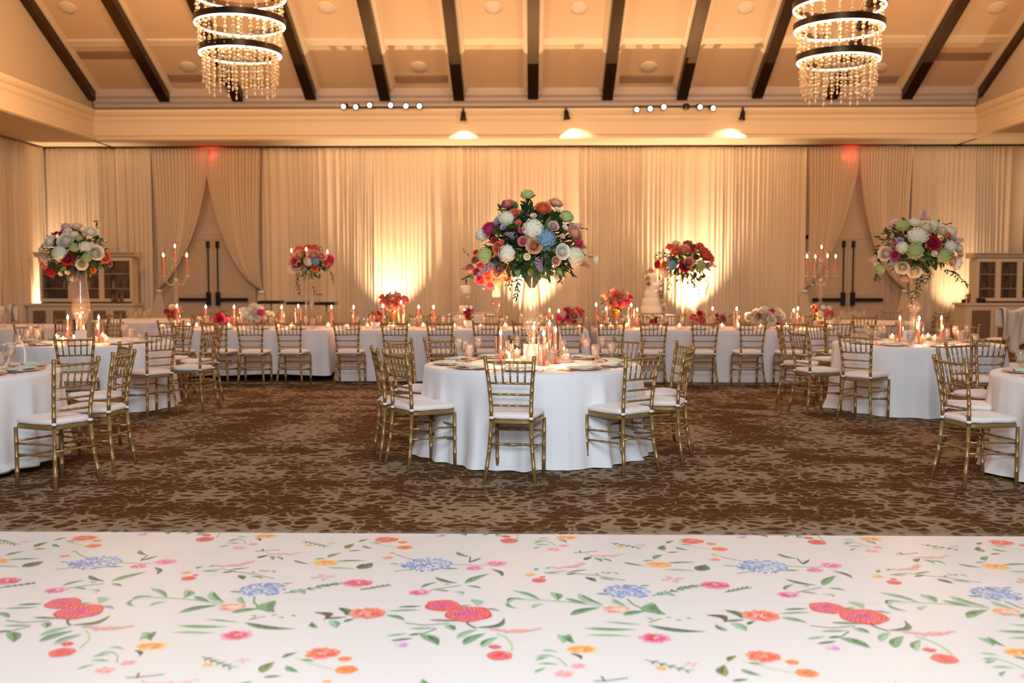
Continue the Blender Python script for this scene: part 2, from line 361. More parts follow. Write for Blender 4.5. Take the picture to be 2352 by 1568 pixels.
# ------------------------------------------------------------------ double doors behind the swags
def doors(n0, pxc, side):
    xc = X(pxc, 24.3)
    mb = MB().box(xc - 1.03, xc - .93, 24.28, 24.36, 0, 2.58).box(xc + .93, xc + 1.03, 24.28, 24.36, 0, 2.58).box(xc - 1.03, xc + 1.03, 24.28, 24.36, 2.48, 2.62)
    struct(f'trim_{ti + n0}', mb, door_m, f'tan casing round the double door, {side} side')
    for k, s in enumerate((-1, 1)):
        d = struct(f'door_{n0 + k}', MB().box(*sorted((xc + s * .004, xc + s * .925)), 24.29, 24.34, .01, 2.475), door_m, f'{"left" if s < 0 else "right"} leaf of the {side} double door')
        mb = MB()
        for (z0, z1) in ((.15, .82), (1.12, 2.3)):
            a, b_ = sorted((xc + s * .18, xc + s * .78))
            mb.box(a, b_, 24.279, 24.289, z0, z0 + .03).box(a, b_, 24.279, 24.289, z1 - .03, z1).box(a, a + .03, 24.279, 24.289, z0 + .03, z1 - .03).box(b_ - .03, b_, 24.279, 24.289, z0 + .03, z1 - .03)
        mb.obj('panel_moulding', door_m, d, False)
        a, b_ = sorted((xc + s * .07, xc + s * .84)); MB().box(a, b_, 24.20, 24.26, .98, 1.06).box(b_ - .05, b_, 24.26, 24.29, .99, 1.05).obj('panic_bar', black_m, d, False)
        a, b_ = sorted((xc + s * .07, xc + s * .16)); MB().box(a, b_, 24.17, 24.29, .88, 1.20).obj('latch_box', black_m, d, False)
        MB().box(xc + s * .115 - .014, xc + s * .115 + .014, 24.22, 24.25, 1.2, 2.44).box(xc + s * .115 - .035, xc + s * .115 + .035, 24.20, 24.29, 2.28, 2.44).obj('vertical_rod', black_m, d, False)
        a, b_ = sorted((xc + s * .62, xc + s * .82)); MB().box(a, b_, 24.22, 24.29, 2.36, 2.42).obj('door_closer', black_m, d, False)
doors(1, 494, 'left'); doors(3, 1943, 'right'); ti += 8
# ------------------------------------------------------------------ drapes
def drape(label, p0, p1, z0=.03, z1=4.66, seed=1, dens=4.4, amp=.095, grp='floor-length cream drapes round the hall', off=0.0):
    r = random.Random(seed); a = Vector((p0[0], p0[1], 0)); b_ = Vector((p1[0], p1[1], 0)); Lw = (b_ - a).length; d = (b_ - a) / Lw
    n = Vector((d.y, -d.x, 0)); nc = int(Lw * 42); rows = [z0, z0 + .6, 1.6, 2.6, 3.6, 4.3, z1 - .06, z1]
    # irregular fold phases
    ph = []; t = 0
    for i in range(nc + 1):
        t += (1 / 42.) * dens * (1 + .45 * math.sin(i * .11 + seed) + .35 * math.sin(i * .047 + seed * 3)); ph.append(t)
    am = [amp * (.30 + .70 * abs(math.sin(i * .043 + seed * 1.7 + 1.3 * math.sin(i * .017)))) for i in range(nc + 1)]
    vs = []
    for z in rows:
        k = 1.0 - .35 * (z - z0) / (z1 - z0)
        for i in range(nc + 1):
            w_ = math.sin(ph[i] * 2 * PI + .25 * math.sin(z * .9 + seed)); w_ = (1 - abs(w_) ** .7) * 2 - 1
            vs.append(a + d * (Lw * i / nc) + n * (am[i] * w_ * k + .035 * math.sin(i * .09 + seed * 2 + 1.5 * math.sin(i * .031)) * k + off) + Vector((0, 0, z)))
    m = nc + 1
    fs = [(j * m + i, j * m + i + 1, (j + 1) * m + i + 1, (j + 1) * m + i) for j in range(len(rows) - 1) for i in range(nc)]
    o = MB().add(vs, fs).obj('drape', drape_m); md = o.modifiers.new('thick', 'SOLIDIFY'); md.thickness = .004
    return tag(o, label, 'drape', grp)
YD = YB + .02
def bx(px): return X(px, YD)
pan = [(94, 355, 'between the corner and the left swagged door, behind the left bar hutch'), (606, 1040, 'between the left swagged door and the small cake'), (1040, 1475, 'behind the tall middle flowers'), (1475, 1846, 'behind the tall wedding cake'), (2087, 2346, 'between the right swagged door and the corner')]
for i, (a, b_, d) in enumerate(pan):
    drape('cream drape panel ' + d, (bx(a), YD), (bx(b_), YD), seed=i + 2)
drape('cream side drape on the left wall, nearest the corner', (-11.72, 18.4), (-11.72, 23.9), seed=21)
drape('cream side drape on the left wall, at the frame edge', (-11.72, 12.5), (-11.72, 18.38), seed=22)
drape('cream side drape on the right wall, nearest the corner', (11.78, 23.9), (11.78, 17.5), seed=23)
def swag(label, top0, top1, tie, ctl, seed, ydep, tail_dir):
    """panel hung from top0..top1 (pixels) swept to a tie point; u=0 is the outer edge"""
    r = random.Random(seed); nu, nv = 90, 26
    Tz = P(500, 341, ydep).z; K = P(*tie, ydep); vs = []
    for v in range(nv + 1):
        t = v / nv
        for u in range(nu + 1):
            q = u / nu
            T = Vector((X(top0 + (top1 - top0) * q, ydep), ydep, Tz))
            Kq = K + Vector((.10 * (q - .5) * (1 if top1 > top0 else -1), 0, .10 * q))
            cz = P(*ctl, ydep)
            Cq = Vector((T.x * .85 + cz.x * .15 if q < .5 else T.x * (1 - q * .8) + cz.x * q * .8, ydep, Kq.z + (cz.z - K.z) * q * .9 + .25))
            p = T * (1 - t) ** 2 + Cq * 2 * t * (1 - t) + Kq * t * t
            f = math.sin(q * 2 * PI * 8.5 + .4 * math.sin(5 * q + seed)); f = (1 - abs(f)) * 2 - 1
            p = p + Vector((0, -f * (.055 * (1 - t) + .03) , 0)); vs.append(p)
    m = nu + 1
    fs = [(j * m + i, j * m + i + 1, (j + 1) * m + i + 1, (j + 1) * m + i) for j in range(nv) for i in range(nu)]
    root = thing('swagged_drape', label, 'drape', (0, 0, 0), 0, 'sheer tied-back drapes over the doors')
    MB().add(vs, fs).obj('swag', sheer_m, root)
    vs = []
    for v in range(13):
        t = v / 12
        for u in range(31):
            q = u / 30 - .5; wd = .10 + .34 * min(1, t * 1.6)
            vs.append((K.x + q * wd + tail_dir * .10 * math.sin(t * PI * .5), ydep - .03 * math.sin(u * 1.3) * (.4 + t), K.z * (1 - t) + .03))
    MB().add(vs, [(j * 31 + i, j * 31 + i + 1, (j + 1) * 31 + i + 1, (j + 1) * 31 + i) for j in range(12) for i in range(30)]).obj('tail', drape_m, root)
    MB().lathe([(.06, -.03), (.075, 0), (.06, .03)], 14, c=K, close=False).obj('tie_band', strap_m, root)
swag('sheer drape swept left over the left double door', 357, 492, (365, 668), (462, 585), 1, 23.98, 0)
swag('sheer drape swept right over the left double door', 605, 476, (600, 670), (508, 640), 2, 23.93, 0)
swag('sheer drape swept left over the right double door', 1848, 1972, (1848, 668), (1930, 600), 3, 23.98, 0)
swag('sheer drape swept right over the right double door', 2086, 1962, (2078, 668), (1985, 625), 4, 23.93, 0)
# curtain rail + exit signs
o = MB().tube([(-11.7, 23.9, 4.675), (11.75, 23.9, 4.675)], .012, 6).obj('curtain_rail', black_m); tag(o, 'thin dark rail along the top of the back drapes', 'curtain rail')
def text_mesh(body, size, depth, name, m, parent, loc, rot=(PI / 2, 0, 0)):
    cu = bpy.data.curves.new(name, 'FONT'); cu.body = body; cu.size = size; cu.extrude = depth; cu.align_x = 'CENTER'; cu.align_y = 'CENTER'
    tmp = bpy.data.objects.new(name, cu); C.objects.link(tmp); bpy.context.view_layer.update(); me = bpy.data.meshes.new_from_object(tmp); bpy.data.objects.remove(tmp)
    me.materials.clear(); me.materials.append(m); o = bpy.data.objects.new(name, me); C.objects.link(o); o.parent = parent; o.location = loc; o.rotation_euler = rot
    return o
red_em = mat('exit_red', (1, .05, .05), .5, em=(1.0, .04, .05), es=14)
for px, py, sd in ((487, 360, 'left'), (1949, 361, 'right')):
    p = P(px, py, 24.28); t = thing('exit_sign', f'red lit EXIT sign glowing through the sheer drape over the {sd} double door', 'exit sign', p, 0)
    MB().box(-.16, .16, -.03, .07, -.11, .11).obj('housing', cream_paint, t, False)
    text_mesh('EXIT', .17, .004, 'lettering', red_em, t, (0, -.035, 0))
    lamp('POINT', (p.x, p.y - .12, p.z), 2.6, (1, .05, .05), .05, name='exit_sign_light')
# ------------------------------------------------------------------ track lights
def head(px, py, Y, aim, on, par, origin):
    p = P(px, py, Y) - Vector(origin); q = Vector(aim).normalized()
    a = p - q * .10
    mb = MB(); mb.tube([a, a + q * .03, a + q * .12, a + q * .2], [.03, .05, .06, .075], 14)
    mb.tube([a + q * .06, a + q * .06 + Vector((0, .05, .02)), Vector((a.x, .18, a.z + .02))], .012, 6)
    h = mb.obj('lamp_head', black_m, par)
    e = a + q * .198
    m2 = MB(); m2.tube([e, e + q * .006], [.052, .052], 16); m2.obj('lens', lens_m if on else bronze, h)
for (xa, xb, py, heads, sd) in ((785, 972, 250, [(793, 243), (820, 244), (851, 240), (898, 240), (932, 242), (962, 242)], 'left'), (1457, 1642, 251, [(1464, 250), (1494, 248), (1524, 244), (1575, 243), (1605, 244), (1634, 247)], 'right')):
    p0 = P(xa, py, 22.93); p1 = P(xb, py, 22.93); org = (p0 + p1) / 2; org.z = 5.43
    t = thing('track_light', f'black track of six lit spotlights on the bulkhead edge, {sd} of the middle', 'track light', org, 0)
    MB().box((p0 - org).x, (p1 - org).x, .0, .20, -.025, .012).obj('rail', black_m, t, False)
    lamp('SPOT', (p1.x - .3 if sd == 'right' else p1.x, 22.7, 5.3), 700 if sd == 'right' else 330, (1, .84, .62), .05, (X(1492, 21.6), 21.6, 1.3) if sd == 'right' else (X(1070, 21.9), 21.9, .9), 18, .5, name='track_beam')
    for i, (hx, hy) in enumerate(heads):
        head(hx, hy, 22.85, ((-.25 + .1 * i), -1, -.32), not (sd == 'right' and i == 3), t, org)
for px, py, d, ax in ((1064, 265, 'left of the middle', .0), (1300, 262, 'right of the middle', .25), (1707, 263, 'at the far right', -.3)):
    p = P(px, py, 22.82)
    t = thing('spotlight', f'small black spotlight hung on the bulkhead face, {d}', 'spotlight', p, 0)
    MB().tube([(0, 0, .09), (ax * .02, 0, .04), (ax * .06, 0, -.05), (ax * .09, 0, -.12)], [.035, .055, .06, .085], 14).obj('lamp_head', black_m, t)
    MB().tube([(ax * .085, 0, -.112), (ax * .088, 0, -.118)], [.07, .07], 14).obj('lens', mat('warm_lens', (1, .8, .6), .4, em=(1, .7, .4), es=3), t)
    MB().box(-.02, .02, .0, .10, .05, .16).obj('bracket', black_m, t, False)
    lamp('SPOT', (p.x + ax * .1, 22.74, p.z - .16), 58, (1, .8, .56), .02, (p.x + ax * 1.4, 23.05, p.z - 1.0), 95, .5, name='spotlight_beam')
# ------------------------------------------------------------------ uplights at the foot of the drapes
for px, pw, d in ((892, 950, 'below the pink low flowers'), (1216, 1000, 'behind the middle table'), (1592, 1400, 'beside the tall wedding cake'), (100, 900, 'left of the left bar hutch'), (2216, 320, 'left of the right bar hutch')):
    x = X(px, 23.3); t = thing('uplight', 'small black floor uplight at the foot of the drapes, ' + d, 'uplight', (x, 23.42, 0), 0)
    MB().lathe([(.0, 0), (.09, 0), (.09, .03), (.07, .05), (.07, .17), (.09, .19), (.085, .19), (.06, .15), (0, .15)], 18).obj('housing', black_m, t)
    MB().lathe([(0, .156), (.055, .156)], 16, close=False).obj('lens', MATS['warm_lens'], t)
    lamp('SPOT', (x, 23.42, .2), pw, (1, .76, .50), .05, (x, 23.86, 2.6), 75, .9, name='uplight_beam')
# ================================================================== DANCE FLOOR
YF = F(1220, 1226, .02).y
def motif_polys():
    """printed flowers of one repeat, drawn on the floor plane in metres"""
    out = []; r = random.Random(5)
    c6 = lambda x, y: F(750 + x / 2.767, 1200 + y / 2.767, 0)
    def poly(pts, col): out.append(([(p[0], p[1]) for p in pts], col))
    def blob(c, rx, ry, col, jag=.18, n=14, rot=0.0):
        pts = []; ph = r.random() * 6
        for i in range(n):
            a = 2 * PI * i / n; q = 1 + jag * math.sin(a * 5 + ph) * .6 + r.uniform(-jag, jag) * .5
            x, y = rx * q * math.cos(a), ry * q * math.sin(a)
            pts.append((c[0] + x * math.cos(rot) - y * math.sin(rot), c[1] + x * math.sin(rot) + y * math.cos(rot)))
        poly(pts, col)
    G1, G2, G3, G4 = S(58, 128, 78), S(96, 168, 116), S(40, 74, 38), S(150, 198, 160)
    OL = S(140, 150, 84); BR = S(74, 56, 38); LG = S(182, 214, 140)
    def leaf(x0, y0, x1, y1, wd=.16, bend=.12, col=G1, hi=G2):
        a, b_ = c6(x0, y0), c6(x1, y1); d = b_ - a; L_ = d.length; n = Vector((-d.y, d.x, 0)); wd = max(wd * 1.2, .020 / L_)
        mid = []; N_ = 8
        def edge(s, k): return [a + d * t + n * (bend * math.sin(t * PI) + s * wd * .5 * k * math.sin(t ** .8 * PI)) for t in [i / N_ for i in range(N_ + 1)]]
        poly(edge(1, 1) + edge(-1, 1)[-2:0:-1], hi); poly(edge(.9, 1)[1:] + edge(.05, 1)[-2:1:-1], col)
        if r.random() < .5: poly(edge(.15, 1)[2:-1] + edge(-.25, 1)[-2:2:-1], G3 if col != G4 else G2)
    def stem(pts, col, wd=.004):
        q = [c6(*p) for p in pts]; m = []
        for i in range(len(q) - 1):
            for t in (0, .5): m.append(q[i].lerp(q[i + 1], t))
        m.append(q[-1]); up, dn = [], []
        for i, p in enumerate(m):
            d = (m[min(i + 1, len(m) - 1)] - m[max(i - 1, 0)]); n = Vector((-d.y, d.x, 0)).normalized() * wd
            up.append(p + n); dn.append(p - n)
        for i in range(len(m) - 1): poly([up[i], up[i + 1], dn[i + 1], dn[i]], col)
    def wid(x, y, wpx): return (c6(x + wpx / 2, y) - c6(x - wpx / 2, y)).length / 2
    def bloom(x, y, wpx, cols, lay=3, petals=9, ctr=None, asp=.8):
        c = c6(x, y); R = wid(x, y, wpx)
        for l in range(lay):
            rr = R * (1 - .26 * l); col = cols[min(l, len(cols) - 1)]
            for k in range(petals - l):
                a = 2 * PI * (k + r.random() * .5) / (petals - l); d = rr * .56
                blob((c.x + d * math.cos(a), c.y + d * math.sin(a) * asp), rr * .42, rr * .34, col if r.random() < .7 else cols[(l + 1) % len(cols)], .2, 9, a)
        for k in range(6):
            a = r.random() * 6.28; q = R * r.uniform(.05, .35); blob((c.x + q * math.cos(a), c.y + q * math.sin(a) * asp), R * .07, R * .035, (.9, .85, .82), .1, 6, a)
        if ctr:
            for k in range(7):
                a = r.random() * 6.28; q = R * .18; blob((c.x + q * math.cos(a), c.y + q * math.sin(a)), R * .07, R * .05, ctr, .1, 6, a)
    CO = [S(250, 150, 130), S(246, 118, 90), S(240, 84, 62)]; PK = [S(246, 180, 214), S(240, 120, 170), S(222, 48, 118)]
    MG = [S(240, 160, 196), S(238, 84, 120), S(226, 40, 76)]; LY = [S(252, 214, 132), S(252, 178, 88), S(250, 150, 66)]
    RD = [S(236, 54, 62), S(232, 44, 72), S(222, 40, 120)]
    def hyd(x, y, wpx):
        c = c6(x, y); R = wid(x, y, wpx)
        for k in range(190):
            a = r.random() * 6.28; q = R * math.sqrt(r.random()); cc = r.choice([S(120, 152, 220), S(152, 184, 234), S(180, 206, 240), S(98, 126, 206)])
            blob((c.x + q * math.cos(a), c.y + q * .92 * math.sin(a)), R * .085, R * .055, cc, .25, 7, r.random() * 3)
    def ball(x, y, wpx, col, hi): 
        c = c6(x, y); R = wid(x, y, wpx); blob(c, R, R * .95, col, .05, 18)
        blob((c.x + R * .1, c.y), R * .55, R * .5, hi, .25, 10)
        for k in range(9): blob((c.x + R * r.uniform(-.1, .7), c.y + R * r.uniform(-.2, .6)), R * .05, R * .03, (.92, .8, .75), .1, 5, r.random() * 3)
    def red(x, y, wpx):
        c = c6(x, y); R = wid(x, y, wpx); blob(c, R, R * .98, RD[0], .08, 22); blob((c.x - R * .1, c.y), R * .62, R * .55, RD[2], .15, 14)
        for ring in range(2, 6):
            for k in range(ring * 5):
                a = 2 * PI * (k + .5 * (ring % 2)) / (ring * 5); q = R * ring / 6
                blob((c.x + q * math.cos(a), c.y + q * math.sin(a)), R * .055, R * .022, (.88, .62, .60), .1, 5, a + 1.2)
    def fil(x0, y0, x1, y1, n=16, wd=.014):
        a, b_ = c6(x0, y0), c6(x1, y1); d = b_ - a; nn = Vector((-d.y, d.x, 0))
        for k in range(n):
            t = k / (n - 1); p = a + d * t + nn * (-.16 * math.sin(t * PI) + r.uniform(-.07, .07)); q = wd * (1.3 - abs(t - .45) * 1.2) * r.uniform(.6, 1)
            blob(p, q, q * .9, S(240, 150, 138), .2, 8); blob(p, q * .6, q * .5, S(248, 200, 190), .2, 6)
    def sprig(x0, y0, x1, y1, n=6, ln=.05, col=G1, hi=G2, sc=G3):
        a, b_ = c6(x0, y0), c6(x1, y1); d = b_ - a; nn = Vector((-d.y, d.x, 0)).normalized(); u = d.normalized(); stem([(x0, y0), (x1, y1)], sc, .003)
        for k in range(n):
            t = (k + .7) / n; p = a + d * t
            for s in (1, -1):
                e = p + u * ln * .7 + nn * s * ln * .6; m_ = (p + e) / 2; w_ = (e - p).cross(Vector((0, 0, 1))).normalized() * ln * .13
                poly([p, m_ + w_, e, m_ - w_], r.choice([col, hi]))
    def petals4(x, y, wpx):
        c = c6(x, y); R = wid(x, y, wpx)
        for a in (.4, 1.9, 3.4, 5.0): blob((c.x + R * .6 * math.cos(a), c.y + R * .5 * math.sin(a)), R * .38, R * .24, S(240, 168, 160), .12, 9, a); blob((c.x + R * .6 * math.cos(a), c.y + R * .5 * math.sin(a)), R * .26, R * .15, S(248, 200, 190), .12, 8, a)
    # row of the coral bloom with orange berries
    stem([(270, 145), (350, 165), (455, 182)], LG); bloom(380, 130, 165, CO); ball(482, 147, 62, S(248, 142, 60), S(246, 110, 50)); ball(497, 180, 100, S(248, 138, 48), S(244, 100, 40))
    leaf(205, 145, 270, 127, .3, .1, G3, OL); leaf(130, 190, 178, 155, .35, .1, G1, OL); leaf(230, 168, 292, 188, .3, -.1); leaf(140, 203, 220, 198, .08, 0, BR, G3); leaf(285, 150, 350, 156, .1)
    # lily, magenta bloom and long leaves
    leaf(1630, 700, 1975, 708, .13, -.04, G1, S(120, 190, 130)); leaf(1645, 745, 1950, 752, .1, .02, G2, G4); leaf(2040, 680, 2420, 722, .14, -.1, G3, G1); leaf(1760, 658, 2012, 680, .1, 0, G2, G4); stem([(2050, 662), (2130, 640)], BR)
    bloom(2085, 765, 215, MG, 3, 10)
    for k in range(5): leaf(2030 + k * 62, 632 + (k % 2) * 16, 2075 + k * 62, 650 - (k % 3) * 8, .3, .1, OL, LG)
    leaf(1470, 740, 1500, 798, .35, .15, G1, G4); leaf(1538, 738, 1582, 800, .3, -.15, G1, G2); leaf(1545, 862, 1622, 905, .18, .2, BR, G3); bloom(1625, 835, 215, LY, 3, 8, S(232, 80, 50), .6)
    for a in ((1360, 842, 1475, 856), (1330, 882, 1450, 876), (1325, 908, 1420, 888), (1335, 930, 1480, 936), (1320, 990, 1400, 955)): leaf(*a, .1, .08, G2, G4)
    stem([(1330, 900), (1400, 872), (1475, 895), (1530, 945)], G2, .0025); bloom(1600, 945, 110, [S(246, 180, 176), S(242, 150, 170)], 2, 6); bloom(1510, 995, 140, [S(246, 180, 176), S(242, 140, 140)], 2, 7)
    # dark twig, coral filigree
    stem([(1570, 215), (1620, 214), (1720, 205)], G3, .004); stem([(1605, 200), (1618, 216)], BR, .004); fil(1660, 225, 1892, 225); leaf(1640, 262, 1692, 240, .35, .1, G1, G3); leaf(1700, 246, 1748, 274, .25); leaf(1745, 250, 1815, 276, .14)
    sprig(1800, 150, 1985, 184, 5, .04); bloom(1868, 176, 62, LY, 2, 6); petals4(2000, 163, 72)
    # small orange lily with long leaves
    bloom(2110, 292, 180, LY, 3, 8, S(232, 80, 50), .7); leaf(1885, 275, 2018, 300, .14, -.05, G3, G1); leaf(2160, 282, 2350, 276, .13, .04); leaf(2150, 322, 2350, 330, .12, 0, G2, G4); leaf(2010, 268, 2082, 266, .15); leaf(2080, 256, 2138, 226, .28, .1); leaf(2365, 332, 2412, 292, .55, 0, G3, G1)
    # blue hydrangea and two pinks
    stem([(440, 225), (480, 240), (560, 262)], BR, .0025); stem([(430, 335), (530, 322)], BR, .003); stem([(780, 290), (1000, 297)], G1, .003); hyd(635, 290, 320)
    leaf(400, 283, 472, 290, .25, 0, G2, G4); leaf(742, 316, 842, 316, .25, 0, G1, G2); bloom(420, 217, 52, LY, 2, 5); bloom(390, 247, 82, [S(248, 196, 170), S(246, 150, 120)], 2, 6)
    bloom(940, 315, 112, PK, 3, 8); bloom(1075, 285, 152, PK, 3, 9); leaf(828, 208, 918, 242, .2, -.15); leaf(908, 278, 988, 246, .16, 0, G1, G3); stem([(915, 242), (908, 278)], G3); leaf(1048, 320, 1116, 370, .16, .15, G3, G1)
    # pink with sprig
    stem([(655, 457), (750, 440), (850, 426)], BR, .003); bloom(595, 470, 150, PK, 3, 9); leaf(690, 372, 838, 412, .16, -.1, G3, G1); leaf(878, 412, 1032, 350, .2, .05); leaf(600, 442, 705, 405, .18); leaf(690, 455, 782, 466, .2); leaf(800, 468, 850, 492, .15, .5, G2, G4); leaf(895, 428, 985, 445, .22, .1); leaf(750, 420, 790, 415, .3, 0, G2, G4)
    # red berry, filigree, olive sprig
    ball(1350, 393, 95, S(240, 84, 70), S(236, 60, 60)); bloom(1370, 372, 46, [RD[0]], 1, 5); bloom(1293, 355, 80, LY, 2, 7); fil(1450, 312, 1640, 280, 14, .018)
    stem([(1380, 345), (1500, 332), (1600, 350), (1740, 365), (1900, 395)], G3, .0025); leaf(1385, 346, 1490, 345, .12, 0, G2, G4); leaf(1520, 356, 1600, 345, .12, 0, BR, G3); leaf(1545, 338, 1660, 322, .1, 0, G1, G2); leaf(1645, 372, 1712, 402, .35, .1, G1, G3); leaf(1730, 378, 1832, 396, .15); leaf(1328, 330, 1352, 314, .4); leaf(1392, 318, 1425, 306, .4, 0, G2, G4)
    for k in range(4): leaf(1700 + k * 40, 352 - (k % 2) * 12, 1735 + k * 40, 356 - (k % 3) * 8, .25, .1, OL, LG)
    # magenta bloom with stems
    stem([(-60, 430), (90, 412)], G3, .0035); stem([(215, 455), (300, 440), (400, 424)], G3, .003); bloom(200, 410, 200, MG, 3, 10); sprig(215, 452, 390, 424, 5, .035); sprig(-60, 428, 90, 412, 5, .03); petals4(2200, 385, 160)
    # second blue hydrangea
    stem([(1910, 512), (1950, 550), (2030, 585), (2120, 612)], G1, .004); hyd(1910, 465, 300); leaf(1712, 478, 1802, 484, .25, 0, G1, G2); leaf(1990, 430, 2055, 424, .22, 0, G2, G4); leaf(2068, 538, 2160, 615, .42, -.25, G1, G2); sprig(2070, 492, 2330, 432, 6, .045); leaf(2110, 468, 2220, 496, .28, .1, G2, G4)
    # long sage spray with peach flower
    stem([(1220, 515), (1400, 522), (1560, 535), (1760, 560)], G2, .0025)
    leaf(1150, 540, 1262, 512, .28, .35, G3, G4); leaf(1148, 530, 1222, 576, .18, -.2, G2, G4); leaf(1180, 456, 1360, 522, .14, .08, G2, G4); leaf(1425, 468, 1465, 522, .35, .15, G2, G4); leaf(1518, 508, 1662, 548, .2, 0, G1, G2); leaf(1598, 478, 1765, 552, .2, -.1, G1, G4); leaf(1308, 572, 1388, 545, .3, .2, G4, G4); leaf(1548, 618, 1742, 568, .24, .1, G1, G2); leaf(1818, 510, 1912, 562, .2, -.1, G2, G4)
    bloom(1845, 580, 180, [S(250, 196, 170), S(248, 160, 110), S(250, 214, 190)], 3, 8); leaf(1885, 618, 2032, 592, .3, .1, G1, G2)
    # twin red blooms
    stem([(885, 655), (905, 680), (950, 702)], BR, .005); stem([(500, 668), (620, 682), (780, 670)], G3, .003)
    leaf(455, 566, 612, 560, .12, .02, G3, G1); leaf(388, 590, 608, 582, .1, 0, G2, G4); leaf(805, 580, 920, 552, .3, .1, G2, G4); leaf(918, 515, 962, 558, .4, .2, G4, G4); leaf(1000, 574, 1105, 592, .22, .1, G2, G4); leaf(650, 648, 852, 656, .12, 0, G3, G1)
    red(735, 555, 222); red(900, 610, 300); leaf(948, 698, 1128, 632, .16, -.3, BR, G1)
    # large coral bloom
    leaf(-10, 640, 132, 630, .08, 0, BR, G3); leaf(378, 616, 500, 652, .22, .1, G1, G2); leaf(78, 570, 122, 622, .3, .2, G1, G3); leaf(110, 662, 182, 640, .3, .1, G1, G3); leaf(22, 650, 60, 702, .35, .1, G2, G4); leaf(-80, 600, -20, 650, .3, .4, BR, BR); leaf(-60, 700, -90, 660, .3)
    bloom(260, 605, 250, CO + [S(246, 190, 200)], 3, 11)
    # leaf fan and violet bloom
    leaf(380, 752, 520, 736, .13, 0, G2, G4); leaf(520, 745, 625, 736, .14, 0, G3, G1); leaf(520, 704, 702, 700, .1, 0, G2, G4); leaf(410, 782, 552, 766, .13, 0, G1, G3); leaf(598, 742, 712, 812, .3, .1, G1, G2); leaf(752, 680, 815, 718, .4, .1, G1, G4)
    stem([(620, 735), (700, 705)], G3, .003); bloom(480, 808, 100, [S(240, 196, 230), S(226, 140, 210)], 2, 7)
    leaf(828, 768, 962, 710, .22, .1, G2, G4); leaf(870, 808, 1012, 735, .26, .1, G1, G2); leaf(985, 825, 1092, 758, .26, .1, G1, G4); fil(1050, 712, 1352, 702, 18, .016)
    stem([(1080, 732), (1140, 760), (1178, 800), (1180, 850)], LG, .004); bloom(1070, 822, 92, [RD[0]], 1, 6); ball(1100, 878, 168, S(242, 92, 84), S(232, 52, 66))
    return out
def clip(pts, yc, hi=True):
    o = []
    for i in range(len(pts)):
        a, b_ = pts[i], pts[(i + 1) % len(pts)]; ia, ib = (a[1] <= yc), (b_[1] <= yc)
        if ia: o.append(a)
        if ia != ib: t = (yc - a[1]) / (b_[1] - a[1]); o.append((a[0] + (b_[0] - a[0]) * t, yc))
    return o
def build_floor():
    polys = motif_polys(); T = 1.717
    vs = []; fs = []; cols = []
    WHITE = S(232, 228, 226)
    zb_, zt = .0, .02
    def addp(pts, z, col):
        o = len(vs); vs.extend((p[0], p[1], z) for p in pts); fs.append(tuple(range(o, o + len(pts)))); cols.append(col)
    x0, x1, y0, y1 = -5.2, 5.4, -1.5, YF
    addp([(x0, y0), (x1, y0), (x1, y1), (x0, y1)], zt, WHITE)
    for a, b_ in (((x0, y1), (x1, y1)), ((x1, y1), (x1, y0)), ((x1, y0), (x0, y0)), ((x0, y0), (x0, y1))):
        o = len(vs); vs.extend([(a[0], a[1], zt), (b_[0], b_[1], zt), (b_[0], b_[1], 0), (a[0], a[1], 0)]); fs.append((o, o + 1, o + 2, o + 3)); cols.append(S(220, 216, 212))
    for ys in (F(1176, 1391).y, F(1176, 1391).y - 1.22, F(1176, 1391).y - 2.44, F(1176, 1231).y):
        addp([(x0, ys - .0016), (x1, ys - .0016), (x1, ys + .0016), (x0, ys + .0016)], zt + .0003, S(206, 202, 200))
    for i in range(-4, 4):
        for j in range(-3, 3):
            for n, (pts, col) in enumerate(polys):
                q = [(p[0] + i * T, p[1] + j * T) for p in pts]
                xs = [p[0] for p in q]; ys = [p[1] for p in q]
                if max(xs) > x1 or min(xs) < x0 or min(ys) > y1 or min(ys) < y0: continue
                if max(ys) > y1: q = clip(q, y1 - .001)
                if len(q) < 3: continue
                addp(q, zt + .0005 + n * .0000012, col)
    me = bpy.data.meshes.new('dance_floor'); me.from_pydata(vs, [], fs)
    ca = me.color_attributes.new('print', 'FLOAT_COLOR', 'CORNER'); buf = []
    for p, c in zip(me.polygons, cols): buf += [c[0], c[1], c[2], 1.0] * p.loop_total
    ca.data.foreach_set('color', buf)
    m = bpy.data.materials.new('printed_vinyl'); m.use_nodes = True; nt = m.node_tree; b = nt.nodes['Principled BSDF']
    at = nt.nodes.new('ShaderNodeVertexColor'); at.layer_name = 'print'
    nz = nt.nodes.new('ShaderNodeTexNoise'); nz.inputs['Scale'].default_value = 55; tc = nt.nodes.new('ShaderNodeTexCoord'); nt.links.new(tc.outputs['Object'], nz.inputs['Vector'])
    mr = nt.nodes.new('ShaderNodeMapRange'); nt.links.new(nz.outputs[0], mr.inputs[0]); mr.inputs[1].default_value = .35; mr.inputs[2].default_value = .7; mr.inputs[3].default_value = 0; mr.inputs[4].default_value = .22
    mx = nt.nodes.new('ShaderNodeMix'); mx.data_type = 'RGBA'; nt.links.new(mr.outputs[0], mx.inputs[0]); nt.links.new(at.outputs[0], mx.inputs[6]); mx.inputs[7].default_value = (*WHITE, 1)
    nt.links.new(mx.outputs[2], b.inputs['Base Color']); b.inputs['Roughness'].default_value = .42; b.inputs['Specular IOR Level'].default_value = .3
    me.materials.append(m); me.update()
    o = link('dance_floor', me); tag(o, 'white vinyl dance floor printed with watercolour flowers and leaves', 'dance floor')
build_floor()
